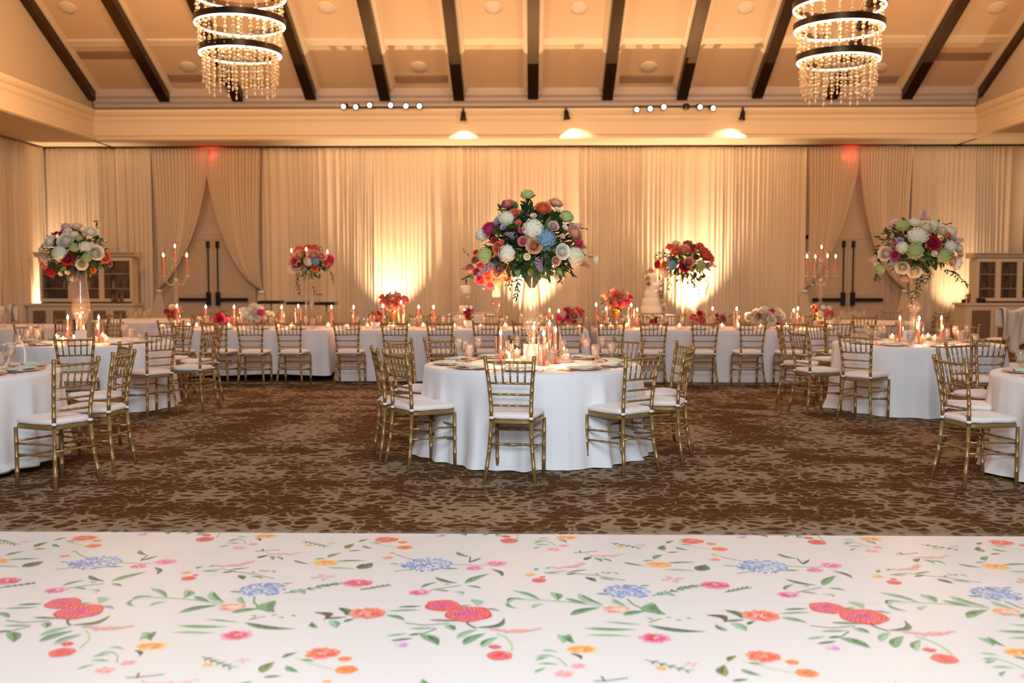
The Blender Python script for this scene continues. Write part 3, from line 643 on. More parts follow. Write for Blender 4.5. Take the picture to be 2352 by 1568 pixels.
# ================================================================== CHAIRS
def rod(mb, a, b_, r, step=.085, bulge=1.28, seg=8, ends=True, taper=1.0):
    """turned rod with bamboo rings"""
    pts = [Vector(a), Vector(b_)] if not isinstance(a, list) else [Vector(p) for p in a]
    L_ = [0]
    for i in range(len(pts) - 1): L_.append(L_[-1] + (pts[i + 1] - pts[i]).length)
    tot = L_[-1]
    def at(s):
        s = max(0, min(tot, s))
        for i in range(len(pts) - 1):
            if s <= L_[i + 1] + 1e-9:
                return pts[i].lerp(pts[i + 1], (s - L_[i]) / max(1e-9, L_[i + 1] - L_[i]))
        return pts[-1]
    n = max(1, round(tot / step)); ss = [(0, 1)]
    for l in L_[1:-1]: ss.append((l, 1))
    for k in range(1, n):
        s = tot * k / n; ss += [(s - .006, 1), (s - .003, bulge), (s + .003, bulge), (s + .006, 1)]
    ss.append((tot, 1)); ss.sort()
    return mb.tube([at(s) for s, _ in ss], [r * q * (1 + (taper - 1) * s / tot) for s, q in ss], seg)
def make_chair(cushion=True):
    t = thing('chiavari_chair', 'gold chair', 'chair')
    for s in (-1, 1):
        rod(MB(), [(s * .188, -.24, 0), (s * .162, -.205, .22), (s * .148, -.185, .44)], None, .0145, .11, 1.15, 10).obj('leg', gold, t)
        rod(MB(), [(s * .182, .19, 0), (s * .186, .185, .43)], None, .0145, .11, 1.15, 10).obj('leg', gold, t)
        mb = rod(MB(), [(s * .148, -.185, .44), (s * .150, -.19, .58), (s * .163, -.215, .75), (s * .181, -.248, .905)], None, .0145, .085, 1.2, 10)
        mb.lathe([(.010, .90), (.018, .905), (.018, .913), (.012, .916), (.017, .922), (.014, .932), (0, .935)], 10, c=(s * .181, -.248, 0))
        mb.obj('back_post', gold, t)
    def px(z):  # x of post and y at height z
        for (xa, ya, za), (xb, yb_, zb2) in (((.148, -.185, .44), (.150, -.19, .58)), ((.150, -.19, .58), (.163, -.215, .75)), ((.163, -.215, .75), (.181, -.248, .905))):
            if z <= zb2 + 1e-6: k = (z - za) / (zb2 - za); return xa + (xb - xa) * k, ya + (yb_ - ya) * k
    for z, nm, r in ((.885, 'top_rail', .0095), (.728, 'cross_rail', .0085), (.645, 'cross_rail', .0085), (.562, 'cross_rail', .0085)):
        x, y = px(z); rod(MB(), (-x, y, z), (x, y, z), r, .062).obj(nm, gold, t)
    x0, y0 = px(.728); x1, y1 = px(.885)
    for k in range(-2, 3):
        rod(MB(), (k * x0 * .33, y0, .728), (k * x1 * .33, y1, .885), .0065, .052, 1.3, 7).obj('spindle', gold, t)
    for s in (-1, 1):
        for z in (.325, .245): rod(MB(), (s * .157, -.196 - (.44 - z) * .12, z), (s * .185, .188, z - .012), .008, .075).obj('stretcher', gold, t)
    rod(MB(), (-.165, -.21, .28), (.165, -.21, .28), .008, .075).obj('stretcher', gold, t)
    for z in (.33, .215): rod(MB(), (-.184, .189, z), (.184, .189, z), .008, .09).obj('stretcher', gold, t)
    def outline(off):
        p = []
        for i in range(40):
            a = 2 * PI * i / 40; cx, sy = math.cos(a), math.sin(a); e = .38
            x = math.copysign(abs(cx) ** e, cx); y = math.copysign(abs(sy) ** e, sy)
            wd = .165 + (.198 - .165) * (y + 1) / 2
            p.append((x * (wd + off), .005 + y * (.198 + off)))
        return p
    mb = MB(); o = outline(.006); n = len(o)
    vs = [(x, y, z) for z in (.425, .432, .452, .458) for (x, y) in (outline(-.002) if z in (.425, .458) else o)]
    mb.add(vs, [(j * n + i, j * n + (i + 1) % n, (j + 1) * n + (i + 1) % n, (j + 1) * n + i) for j in range(3) for i in range(n)] + [tuple(range(n - 1, -1, -1)), tuple(3 * n + i for i in range(n))])
    mb.obj('seat', gold, t, auto=35)
    if cushion:
        lv = [(-.012, .459), (.004, .466), (.008, .480), (.006, .493), (-.006, .502), (-.05, .508), (-.11, .512)]
        vs = []
        for off, z in lv: vs += [(x, y, z + .002 * math.sin(x * 40 + y * 30)) for x, y in outline(off)]
        m2 = MB(); m2.add(vs, [(j * n + i, j * n + (i + 1) % n, (j + 1) * n + (i + 1) % n, (j + 1) * n + i) for j in range(len(lv) - 1) for i in range(n)] + [tuple(range(n - 1, -1, -1)), tuple((len(lv) - 1) * n + i for i in range(n))])
        c = m2.obj('seat_cushion', cushion_m, t)
        for s in (-1, 1):
            m3 = MB(); m3.lathe([(.0175, .462), (.0195, .466), (.0195, .476), (.0175, .480)], 12, c=(s * .148, -.186, 0), close=False)
            m3.obj('strap', strap_m, c)
    KIDS[t.name] = list(t.children)
    return t
bpy.context.view_layer.update()
chair_p = Proto(make_chair())
def chair(x, y, rz, label, group):
    return chair_p.put((x, y, 0), rz, label, group)
def seat_at(c, dx, dy, label, group, tw=0.0):
    x, y = c[0] + dx, c[1] + dy
    return chair(x, y, math.atan2(-dy, -dx) - PI / 2 + tw, label, group)
T1 = (.01, 8.62); T2 = (4.47, 11.6); T3 = (-5.2, 11.6); T4 = (-4.78, 7.8); T5 = (4.53, 7.6); T6 = (-7.1, 18.2); T7 = (5.9, 17.6); T9 = (-8.3, 15.6)
def ring(c, spec, tn, grp):
    for ang, rr, d, tw in spec:
        a = math.radians(ang); seat_at(c, -math.sin(a) * rr, -math.cos(a) * rr, f'gold chair at the {tn}, {d}', grp, math.radians(tw))
ring(T1, [(6, 1.18, 'with its back to the dance floor', -4), (51, 1.13, 'turned half left of the front chair', -2), (73, 1.12, 'seen side-on at its left', 0), (119, 1.17, 'behind the side-on left one', 0), (139, 1.12, 'facing the dance floor, left of the tall vase', 0), (178, 1.12, 'hidden behind the tall vase', 0), (223, 1.12, 'facing the dance floor, right of the tall vase', 0), (257, 1.15, 'behind the side-on right one', 0), (290, 1.12, 'seen side-on at its right', 0), (322, 1.12, 'turned half right of the front chair', 0)], 'middle round table', 'gold chairs round the middle table')
for p, d in (((-3.44, 7.09), 'nearest the dance floor'), ((-3.43, 7.72), 'seen from its side'), ((-3.78, 8.55), 'at its far corner')):
    seat_at(T4, p[0] - T4[0], p[1] - T4[1], 'gold chair at the cut-off left front table, ' + d, 'gold chairs at the left front table')
for p, d in (((3.27, 7.30), 'nearest the dance floor'), ((3.52, 8.0), 'behind the nearest one'), ((3.98, 8.82), 'facing the dance floor'), ((3.62, 6.55), 'cut by the frame')):
    seat_at(T5, p[0] - T5[0], p[1] - T5[1], 'gold chair at the cut-off right front table, ' + d, 'gold chairs at the right front table')
ring(T2, [(43, 1.36, 'half turned at its left front', 0), (72, 1.33, 'side-on at its left', 0), (112, 1.31, 'left rear', 0), (150, 1.31, 'behind the left glasses', 0), (185, 1.31, 'behind the ball-stem vase', 0), (222, 1.31, 'right rear', 0), (262, 1.26, 'facing left beside the covered chair', 0), (358, 1.45, 'with its back to the dance floor', 0)], 'ball-stem vase table', 'gold chairs round the right table')
ring(T3, [(340, 1.62, 'with its back to the dance floor', 0), (14, 1.5, 'behind the white ribbon loop', 0), (308, 1.30, 'half turned at its right front', 0), (281, 1.32, 'side-on at its right', 0), (240, 1.26, 'right rear', 0), (205, 1.26, 'behind the right glasses', 0), (165, 1.26, 'behind the candles', 0), (128, 1.26, 'left rear', 0), (88, 1.31, 'side-on at its left', 0)], 'bellied-vase table', 'gold chairs round the left table')
ring(T6, [(0, 1.31, 'nearest the head table', 0), (300, 1.26, 'to its right', 0), (230, 1.26, 'to its rear', 0)], 'small far table by the left door', 'gold chairs round the far left table')
ring(T7, [(20, 1.26, 'nearest the head table', 0), (330, 1.26, 'front right', 0), (255, 1.26, 'to its right', 0), (215, 1.26, 'to its rear', 0)], 'far table before the right door', 'gold chairs round the far right table')
ring(T9, [(300, 1.26, 'front', 0), (250, 1.26, 'right side', 0), (0, 1.26, 'front edge', 0)], 'left far table near the covered chair', 'gold chairs round the left far table')
hx = [(410, 'first from the left end'), (506, 'second from the left end'), (588, 'before the white and green flowers'), (676, 'left of the forked flower stand'), (803, 'beside the overlapping tablecloths'), (914, 'before the pink pedestal flowers'), (1017, 'left of the small cake'), (1118, 'right of the small cake'), (1211, 'behind the tall middle vase'),
      (1307, 'before the dark green flowers'), (1403, 'before the coral pedestal flowers'), (1497, 'before the tall wedding cake'), (1612, 'right of the tall wedding cake'), (1719, 'before the right candle row'), (1812, 'before the cream and pink flowers'), (1912, 'last at the right end')]
for i, (px, d) in enumerate(hx):
    chair(X(px, 13.95), 13.92 + .05 * math.sin(i * 2.1), math.radians(R0.uniform(-4, 4)), 'gold chair on the near side of the head table, ' + d, 'gold chairs along the near side of the head table')
for i, px in enumerate([455, 520, 615, 700, 872, 960, 1012, 1137, 1225, 1300, 1395, 1450, 1502, 1555, 1662, 1745, 1850]):
    chair(X(px, 16.35), 16.35 + .04 * math.sin(i), PI + math.radians(R0.uniform(-6, 6)), 'gold chair on the far side of the head table, ' + ['at the left end', 'second from left', 'behind the white low flowers', 'behind the forked flower stand', 'behind the pink pedestal flowers', 'right of the pink pedestal flowers', 'left of the small cake', 'right of the small cake', 'behind the middle vase', 'right of the middle vase', 'behind the coral pedestal flowers', 'right of the coral pedestal flowers', 'below the tall cake', 'just right of the tall cake', 'right of the twin-rod stand', 'left of the cream flowers', 'at the right end'][i], 'gold chairs along the far side of the head table')
# ================================================================== TABLES AND CLOTHS
def round_table(c, label, cloth_label, R=.93, seed=1, lift=.0, foot=False, near=True):
    t = thing('round_table', label, 'table', (c[0], c[1], 0), 0, 'round banquet tables')
    MB().lathe([(0, .725), (R - .03, .725), (R - .02, .735), (R - .02, .75), (0, .75)], 48).obj('tabletop', wood_m, t)
    for k in range(4):
        a = PI / 4 + k * PI / 2; rr = R * .72
        MB().tube([(rr * math.cos(a), rr * math.sin(a), 0), (rr * math.cos(a) * .97, rr * math.sin(a) * .97, .725)], .016, 8).obj('leg', black_m, t)
    r = random.Random(seed); nf = [r.randint(15, 19), r.randint(24, 29), r.randint(7, 9)]; p = [r.random() * 6.28 for _ in range(4)]
    prof = [(0, .757), (R * .5, .757), (R - .03, .757), (R - .008, .755), (R + .004, .745), (R + .008, .72), (R + .012, .64), (R + .02, .52), (R + .03, .38), (R + .04, .24), (R + .05, .12), (R + .058, .04), (R + .062, .008 + lift)]
    seg = 260; vs = []
    for i, (rr, z) in enumerate(prof):
        k = max(0, (.745 - z) / .745)
        for j in range(seg):
            a = 2 * PI * j / seg
            f = .030 * (1 - 2 * abs(math.sin(.5 * (nf[0] * a + p[0] + .8 * math.sin(3 * a + p[3])))) ** .7) + .014 * math.sin(nf[1] * a + p[1]) + .020 * math.sin(nf[2] * a + p[2])
            q = rr + k ** .8 * f * (1.25 if k > .05 else 0) + (max(0, k - .88) * .18 * (1 + math.sin(5 * a + p[3])))
            zz = z + (lift * k * (0.5 + .5 * math.sin(4 * a + p[3]))) * (1 if lift else 0)
            vs.append((q * math.cos(a), q * math.sin(a), max(.004, zz)))
    n = len(prof)
    fs = [(i * seg + j, i * seg + (j + 1) % seg, (i + 1) * seg + (j + 1) % seg, (i + 1) * seg + j) for i in range(n - 1) for j in range(seg)]
    o = MB().add(vs, fs).obj('tablecloth', cloth_m if near else cloth_far, None, loc=(c[0], c[1], 0)); tag(o, cloth_label, 'tablecloth', 'white cloths on the round tables')
ZT = .759
round_table(T1, 'middle round banquet table under its white cloth', 'white cloth to the floor on the middle round table', seed=1)
round_table(T2, 'right round banquet table under the ball-stem vase', 'white cloth on the round table with the ball-stem vase', seed=2)
round_table(T3, 'left round banquet table under the red and white flowers', 'white cloth on the round table with the bellied vase', seed=3)
round_table(T4, 'left front banquet table cut by the frame', 'white cloth on the cut-off left front table', seed=4, R=.95, lift=.05)
round_table(T5, 'right front banquet table cut by the frame', 'white cloth on the cut-off right front table', seed=5, R=.95, lift=.01)
round_table(T6, 'far round table by the left double door', 'white cloth on the far table by the left door', seed=6, near=False)
round_table(T7, 'far round table before the right double door', 'white cloth on the far table before the right door', seed=7, near=False)
round_table(T9, 'far round table at the left frame edge', 'white cloth on the far table at the left edge', seed=9, near=False)
def long_table(xa, xb, z0, label, cl, seed, flare=.0, lastfold=0):
    y0, y1 = 14.42, 15.86
    t = thing('banquet_table', label, 'table', ((xa + xb) / 2, (y0 + y1) / 2, 0), 0, 'head tables'); hw = (xb - xa) / 2 - .03; hd = (y1 - y0) / 2 - .03
    MB().box(-hw, hw, -hd, hd, .72, .748).obj('tabletop', wood_m, t, False)
    for sx in (-1, 1):
        for sy in (-1, 1): MB().tube([(sx * (hw - .15), sy * (hd - .1), 0), (sx * (hw - .15), sy * (hd - .1), .72)], .018, 8).obj('leg', black_m, t)
    r = random.Random(seed); per = []; st = .03
    for i in range(int((xb - xa) / st) + 1): per.append((xa + i * st, y0, 0, -1))
    for i in range(int((y1 - y0) / st) + 1): per.append((xb, y0 + i * st, 1, 0))
    for i in range(int((xb - xa) / st) + 1): per.append((xb - i * st, y1, 0, 1))
    for i in range(int((y1 - y0) / st) + 1): per.append((xa, y1 - i * st, -1, 0))
    n = len(per); rows = [(-.0, .757), (.004, .745), (.008, .68), (.014, .5), (.022, .3), (.03, .15), (.036, z0)]
    vs = []; ph = r.random() * 6
    for off, z in rows:
        k = (.757 - z) / .757
        for i, (x, y, nx, ny) in enumerate(per):
            e = min(abs(x - xa), abs(x - xb)); g = 1 + 5 * math.exp(-(e / .22) ** 2) * (.4 if flare else .2)
            f = .008 * math.sin(i * .37 + ph) + .006 * math.sin(i * .91 + ph * 2) + .012 * math.sin(i * .11)
            q = off + k * f * g; zz = z + (.012 * math.sin(i * .12 + ph) if z == z0 and z0 > .02 else 0)
            vs.append((x + nx * q, y + ny * q, zz))
    fs = [(j * n + i, j * n + (i + 1) % n, (j + 1) * n + (i + 1) % n, (j + 1) * n + i) for j in range(len(rows) - 1) for i in range(n)] + [tuple(range(n))]
    o = MB().add(vs, fs).obj('tablecloth', cloth_far); o.data.set_sharp_from_angle(angle=math.radians(50)); tag(o, cl, 'tablecloth', 'long cloths on the head table')
xA, xB, xC, xD = X(352, 14.4), X(772, 14.4), X(1372, 14.4), X(1930, 14.4)
long_table(xA, xB - .14, .11, 'left section of the long head table', 'long white cloth hung short of the floor, left section of the head table', 1)
long_table(xB, xC - .13, .02, 'middle section of the long head table', 'long white cloth with bunched corner folds, middle section of the head table', 2, 1)
long_table(xC, xD, .012, 'right section of the long head table', 'long white cloth to the floor, right section of the head table', 3, 1)
# ================================================================== BAR HUTCHES
def hutch(xa, xb, yf, label, n_doors, zc_, zt, inset, rz=0, low_n=5):
    cx = (xa + xb) / 2; w_ = xb - xa; t = thing('bar_hutch', label, 'cabinet', (cx, yf, 0), rz, 'painted bar hutches')
    hw = w_ / 2
    MB().box(-hw, hw, 0, .6, .08, zc_ - .05).obj('lower_cabinet', cab_m, t, False)
    MB().box(-hw + .04, hw - .04, .05, .58, 0, .08).obj('plinth', grille_m, t, False)
    mb = MB(); mb.box(-hw - .04, hw + .04, -.04, .62, zc_ - .05, zc_); mb.obj('countertop', cab_m, t, False)
    for k in range(low_n):
        a = -hw + .06 + k * (w_ - .12) / low_n; b_ = a + (w_ - .12) / low_n - .03
        d = MB().box(a, b_, -.02, -.001, .12, zc_ - .09).obj('door', cab_m, t, False)
        MB().box(a + .07, b_ - .07, -.026, -.0205, .2, zc_ - .16).obj('grille', grille_m, d, False)
        MB().lathe([(0, 0), (.014, .003), (.014, .012), (0, .016)], 10, c=(b_ - .035, -.04, zc_ - .3)).obj('knob', black_m, d)
    u0, u1 = -hw + inset, hw - inset * (.4 if rz == 0 else 1)
    inner = mat('cabinet_inside', S(150, 146, 140), .18, .85)
    mb = MB(); mb.box(u0, u1, .52, .56, zc_, zt - .14).obj('back_panel', inner, t, False)
    mb = MB(); mb.box(u0, u0 + .04, .22, .519, zc_ + .001, zt - .16).box(u1 - .04, u1, .22, .519, zc_ + .001, zt - .16).box(u0, u1, .22, .519, zt - .16, zt - .12); mb.obj('upper_case', cab_m, t, False)
    prof = [(.20, zt - .12), (.16, zt - .10), (.12, zt - .03), (.06, zt - .015), (.06, zt), (.56, zt), (.56, zt - .12)]
    MB().extr(prof, u0 - .10, u1 + .10, 'x').obj('cornice', cab_m, t, False)
    wd = (u1 - u0) / n_doors
    for sh in (1, 2):
        z = zc_ + (zt - .16 - zc_) * sh / 3
        MB().box(u0 + .042, u1 - .042, .24, .518, z - .012, z + .012).obj('shelf', cab_m, t, False)
    for k in range(n_doors):
        a, b_ = u0 + k * wd, u0 + (k + 1) * wd
        mb = MB(); mb.box(a, a + .06, .18, .215, zc_ + .04, zt - .13).box(b_ - .06, b_, .18, .215, zc_ + .04, zt - .13).box(a + .06, b_ - .06, .18, .215, zc_ + .04, zc_ + .11).box(a + .06, b_ - .06, .18, .215, zt - .2, zt - .13)
        d = mb.obj('door', cab_m, t, False)
        MB().box(a + .061, b_ - .061, .195, .20, zc_ + .111, zt - .201).obj('pane', pane_m, d, False)
    return t, u0, u1, cx, yf, zc_, zt
NTH = 'first second third fourth fifth sixth seventh eighth ninth tenth eleventh'.split()
def tumblers(info, rz, side, seed):
    t, u0, u1, cx, yf, zc_, zt = info; r = random.Random(seed); n = 11; M_ = Matrix.Rotation(rz, 3, 'Z')
    for sh, wd in ((0, 'bottom'), (1, 'middle'), (2, 'top')):
        z = zc_ + (zt - .16 - zc_) * sh / 3 + (.0125 if sh else .001)
        for k in range(n):
            x = u0 + .12 + (u1 - u0 - .24) * k / (n - 1); q = M_ @ Vector((x, .33, 0))
            kind = 'bottle' if (sh == 1 and side == 'left') else 'tumbler'
            mb = MB(); h = r.uniform(.09, .13)
            if kind == 'tumbler': mb.lathe([(.028, 0), (.034, h), (.031, h), (.026, .008), (0, .008)], 12)
            else: mb.lathe([(.03, 0), (.033, .01), (.033, h + .02), (.014, h + .06), (.012, h + .11), (0, h + .112)], 12)
            o = mb.obj(kind, glass_g if kind == 'tumbler' else mat('bottle_glass_' + str(k % 3), [S(40, 60, 40), S(120, 70, 30), S(190, 180, 165)][k % 3], .15), None, loc=(cx + q.x, yf + q.y, z))
            cm_ = [' dark green', ' amber', ' pale'][k % 3] if kind == 'bottle' else ' clear'
            tag(o, f'small{cm_} {kind}, {wd} shelf of the {side} bar hutch, {NTH[k]} from its left', kind, f'{kind}s on the {wd} shelf of the {side} hutch')
hl = hutch(X(66, 22.75), X(308, 22.75), 22.75, 'cream bar hutch with glass doors and dark grille panels, behind the bellied vase', 3, .955, 2.14, .20)
hl_lab = tumblers(hl, 0, 'left', 1)
hr = hutch(X(2216, 22.3), X(2216, 22.3) + 1.86, 22.3, 'cream bar hutch with glass doors beside the covered chair, cut by the frame', 3, .985, 2.10, .30, 0, 3)
tumblers(hr, 0, 'right', 2)
for px, h, rr, m_, lb, cat, nm in ((2222, .20, .045, mat('mauve_plastic', S(150, 96, 84), .4), 'mauve tumbler with handle and straw on the counter of the right hutch', 'cup', 'travel_tumbler'), (2211, .08, .05, black_m, 'squat black cup on the end of the right hutch counter', 'cup', 'cup'), (2245, .11, .05, black_m, 'black cup beside the glass doors of the right hutch', 'cup', 'cup'), (2256, .10, .05, black_m, 'black cup nearest the right hutch doors', 'cup', 'cup')):
    o = thing(nm, lb, cat, (X(px, 22.4), 22.4, .986))
    MB().lathe([(rr * .75, 0), (rr, h), (rr * .9, h), (0, h - .01)], 16).obj('body', m_, o)
    if nm == 'travel_tumbler':
        MB().tube([(-.045, 0, h * .85), (-.085, 0, h * .8), (-.085, 0, h * .45), (-.04, 0, h * .4)], .008, 6).obj('handle', m_, o)
        MB().tube([(0, 0, h - .01), (.005, 0, h + .09)], .005, 6).obj('straw', m_, o)
for i, px in enumerate((262, 270, 282)):
    o = MB().lathe([(.035, 0), (.04, .01), (.04, .13 + .02 * i), (.015, .18 + .02 * i), (.013, .22 + .02 * i), (0, .221 + .02 * i)], 12).obj('bottle', mat('bottle_glass_1', S(120, 70, 30), .15), None, loc=(X(px, 22.85), 22.85, .956))
    tag(o, 'dark bottle on the counter at the right of the left bar hutch, ' + ['inner', 'middle', 'outer'][i] + ' one', 'bottle', 'bottles on the left hutch counter')
# black slabs below the middle of the left drapes
for i, (pa, pb, py, tl) in enumerate(((594, 651, 694, .02), (659, 708, 696, 0), (723, 776, 697, -.035))):
    Y = 21.8; a, b_ = P(pa, py, Y), P(pb, py, Y); c = (a + b_) / 2; hw = (b_.x - a.x) / 2
    t = thing('cocktail_table', 'black-topped cocktail table under the left drapes, ' + ['nearest the left door', 'middle of the three', 'beside the bright drape'][i], 'table', (c.x, Y, 0), 0, 'black cocktail tables under the left drapes')
    mb = MB(); mb.extr([(-.22, c.z - .03), (.22, c.z - .03), (.22, c.z + .035), (-.22, c.z + .035)], -hw + .03, hw - .03, 'x'); o = mb.obj('tabletop', black_m, t, False); o.rotation_euler = (0, 0, 0)
    MB().tube([(0, 0, .02), (0, 0, c.z - .03)], .02, 10).obj('stem', door_m, t)
    MB().lathe([(0, 0), (.25, 0), (.24, .02), (.03, .03), (0, .03)], 24).obj('base', door_m, t)
# covered chairs
def covered_chair(x, y, w_, h, rz, label, seed):
    r = random.Random(seed); c = chair(x, y, rz, 'gold chair under a draped cover, ' + label, 'gold chairs under draped covers')
    nu, nv = 24, 20; vs = []
    for v in range(nv + 1):
        t = v / nv
        for u in range(nu + 1):
            q = u / nu * 2 - 1; s = t * 2.0
            if t < .4: k = t / .4; yy, zz = -.16 + .10 * (1 - k) * 0 + .02, h - (1 - k) * .30
            elif t < .5: k = (t - .4) / .1; yy, zz = -.14 - .14 * k, h + .015 * math.sin(k * PI)
            else: k = (t - .5) / .5; yy, zz = -.28 - .03 * math.sin(q * 7 + seed), h - k * (.72 - .25 * abs(q) ** 1.5)
            vs.append((q * w_ * (1 - .18 * max(0, t - .5)) , yy - .02 * math.sin(q * 9 + t * 6), zz - .03 * math.cos(q * PI) * (1 if .4 <= t <= .5 else .3)))
    m = nu + 1
    o = MB().add(vs, [(j * m + i, j * m + i + 1, (j + 1) * m + i + 1, (j + 1) * m + i) for j in range(nv) for i in range(nu)]).obj('chair_cover', white_cover, None, loc=(x, y, 0)); o.rotation_euler = (0, 0, rz)
    md = o.modifiers.new('thick', 'SOLIDIFY'); md.thickness = .006
    tag(o, 'creased cream cloth draped over a chair back, ' + label, 'chair cover', 'cloth covers over chair backs')
covered_chair(X(2303, 17.0), 17.0, .25, .99, .25, 'in front of the right bar hutch', 1)
covered_chair(X(28, 19.2), 19.2, .24, .99, -.2, 'before the left bar hutch', 2)
# ================================================================== CAKES
def cake_table(x, y, R, label, cl):
    t = thing('cake_table', label, 'table', (x, y, 0), 0, 'small round cake tables')
    MB().lathe([(0, .72), (R - .02, .72), (R - .02, .745), (0, .745)], 32).obj('tabletop', wood_m, t)
    MB().tube([(0, 0, 0), (0, 0, .72)], .04, 10).obj('stem', black_m, t)
    o = MB().lathe([(0, .752), (R - .02, .752), (R, .74), (R + .02, .4), (R + .05, .01)], 96, close=False, wob=lambda a, z: .035 * math.sin(14 * a) * max(0, .74 - z) / .74).obj('tablecloth', cloth_far, None, loc=(x, y, 0)); tag(o, cl, 'tablecloth', 'cloths on the cake tables')
c1 = (X(1082, 21.9), 21.9); c2 = (X(1497, 21.6), 21.6)
cake_table(*c1, .52, 'small cake table under the two-tier cake', 'white cloth on the small cake table'); cake_table(*c2, .50, 'cake table under the tall wedding cake', 'white cloth on the tall cake table')
def cake(x, y, z, tiers, label, board):
    t = thing('wedding_cake', label, 'cake', (x, y, z), 0)
    zz = .02; MB().lathe([(0, 0), (board, 0), (board, .02), (0, .02)], 32).obj('cake_board', wood_m, t)
    for r_, h in tiers:
        MB().lathe([(0, zz), (r_ - .005, zz), (r_, zz + .006), (r_, zz + h - .012), (r_ - .012, zz + h), (0, zz + h)], 32).obj('tier', cake_m, t); zz += h
    return t, zz
tS, zS = cake(X(1070, 21.9), 21.9, .753, [(.15, .16), (.11, .17)], 'small white two-tier cake with a portrait plaque on a wooden board', .22)
MB().lathe([(0, 0), (.045, .002), (.045, .008), (0, .01)], 16).obj('plaque', mat('plaque_sugar', S(196, 120, 100), .6), tS).rotation_euler = (PI / 2, 0, 0)
tS.children[-1].location = (0, -.112, .27)
tB, zB = cake(*c2, .753, [(.24, .165), (.205, .165), (.165, .165), (.135, .165), (.10, .2)], 'tall five-tier white wedding cake with sugar flowers down its side', .28)
for px, py, lb in ((1100, 712, 'white plate of pastries right of the small cake'), (1050, 716, 'white plate left of the small cake'), (1118, 706, 'white raised plate at the right of the small cake')):
    o = MB().lathe([(0, 0), (.05, 0), (.13, .02), (.132, .026), (.05, .008), (0, .008)], 24).obj('plate', plate_m, None, loc=(X(px, 21.75 + .15 * (px % 2)), 21.62 if px != 1118 else 22.1, .754)); tag(o, lb, 'plate', 'plates beside the small cake')
# ================================================================== CHANDELIERS
def bead(mb, c, r, seg=6, long=1.0):
    c = Vector(c); mb.lathe([(0, r * long), (r * .75, r * .55 * long), (r, 0), (r * .75, -r * .55 * long), (0, -r * long)], seg, c=c, close=False)
def chandelier(cx, Yc, rings, tail, label, sd):
    t = thing('crystal_chandelier', label, 'chandelier', (cx, Yc, 0), 0, 'spiral crystal chandeliers')
    zs = [z for z, r in rings]
    strands = []
    def strand(zt_, ln, rad, nb, tear):
        mb = MB(); mb.tube([(0, 0, 0), (0, 0, -ln)], .0015, 4)
        for k in range(nb):
            z = -.03 - k * (ln - .05) / max(1, nb - 1)
            rr = .027 if k % 2 == 0 else .017
            bead(mb, (0, 0, z), rr)
        if tear: mb.lathe([(0, -ln + .01), (.006, -ln - .02), (.016, -ln - .055), (.012, -ln - .07), (0, -ln - .078)], 7, close=False)
        return mb.mesh('crystal_strand', crystal, False)
    for i, (z, r_) in enumerate(rings):
        b_ = MB().lathe([(r_ - .035, z + .0), (r_ + .012, z), (r_ + .012, z + .085), (r_ + .004, z + .085), (r_ + .004, z + .012), (r_ - .035, z + .012), (r_ - .035, z)], 72, close=False).obj('ring_band', bronze, t, auto=30)
        mb = MB(); seg = 72
        for q in range(4):   # four lit segments with dark gaps between
            a0, a1 = q * PI / 2 + .02 + i, (q + 1) * PI / 2 - .02 + i
            mb.tube([(r_ * math.cos(a0 + (a1 - a0) * k / 22) * .985, r_ * math.sin(a0 + (a1 - a0) * k / 22) * .985, z - .009) for k in range(23)], .0135, 6)
        mb.obj('light_strip', led, b_)
        last = i == len(rings) - 1
        for row, (ro, ln, nb) in enumerate(((-.05, .34, 6),) if not last else ((-.05, .30, 6), (-.09, .42, 8))):
            me = strand(z, ln, 0, nb, last)
            ns = 30 if not last else 24
            if i == 0: ns = 20
            for k in range(ns):
                a = 2 * PI * (k + .5 * row + R0.uniform(-.12, .12)) / ns
                o = link('crystal_strand', me, t, ((r_ + ro) * math.cos(a), (r_ + ro) * math.sin(a), z - .01)); o.scale = (1, 1, R0.uniform(.9, 1.1))
    for k in range(3):
        a = k * 2 * PI / 3 + .4; r_ = rings[0][1]
        MB().tube([(r_ * math.cos(a), r_ * math.sin(a), rings[0][0] + .08), (.05 * math.cos(a), .05 * math.sin(a), 9.2)], .006, 5).obj('suspension_cable', black_m, t)
    MB().lathe([(0, 9.15), (.12, 9.16), (.12, 9.25), (.03, 9.4), (0, 9.4)], 20).obj('canopy', bronze, t)
YCH = 13.7
zr = lambda px, py: P(px, py, YCH).z
for px_, z_ in ((563, 5.0), (1913, 4.9)): lamp('POINT', (X(px_, YCH), YCH, z_), 38, (1, .8, .55), .25, name='chandelier_ring_glow')
chandelier(X(563, YCH), YCH, [(zr(563, -8), .615), (zr(563, 57), .60), (zr(565, 125), .545)], 0, 'spiral crystal chandelier hanging at the left, two lit rings in view', 0)
chandelier(X(1913, YCH), YCH, [(zr(1915, 18), .60), (zr(1915, 68), .585), (zr(1912, 140), .54)], 0, 'spiral crystal chandelier hanging at the right, three lit rings in view', 1)
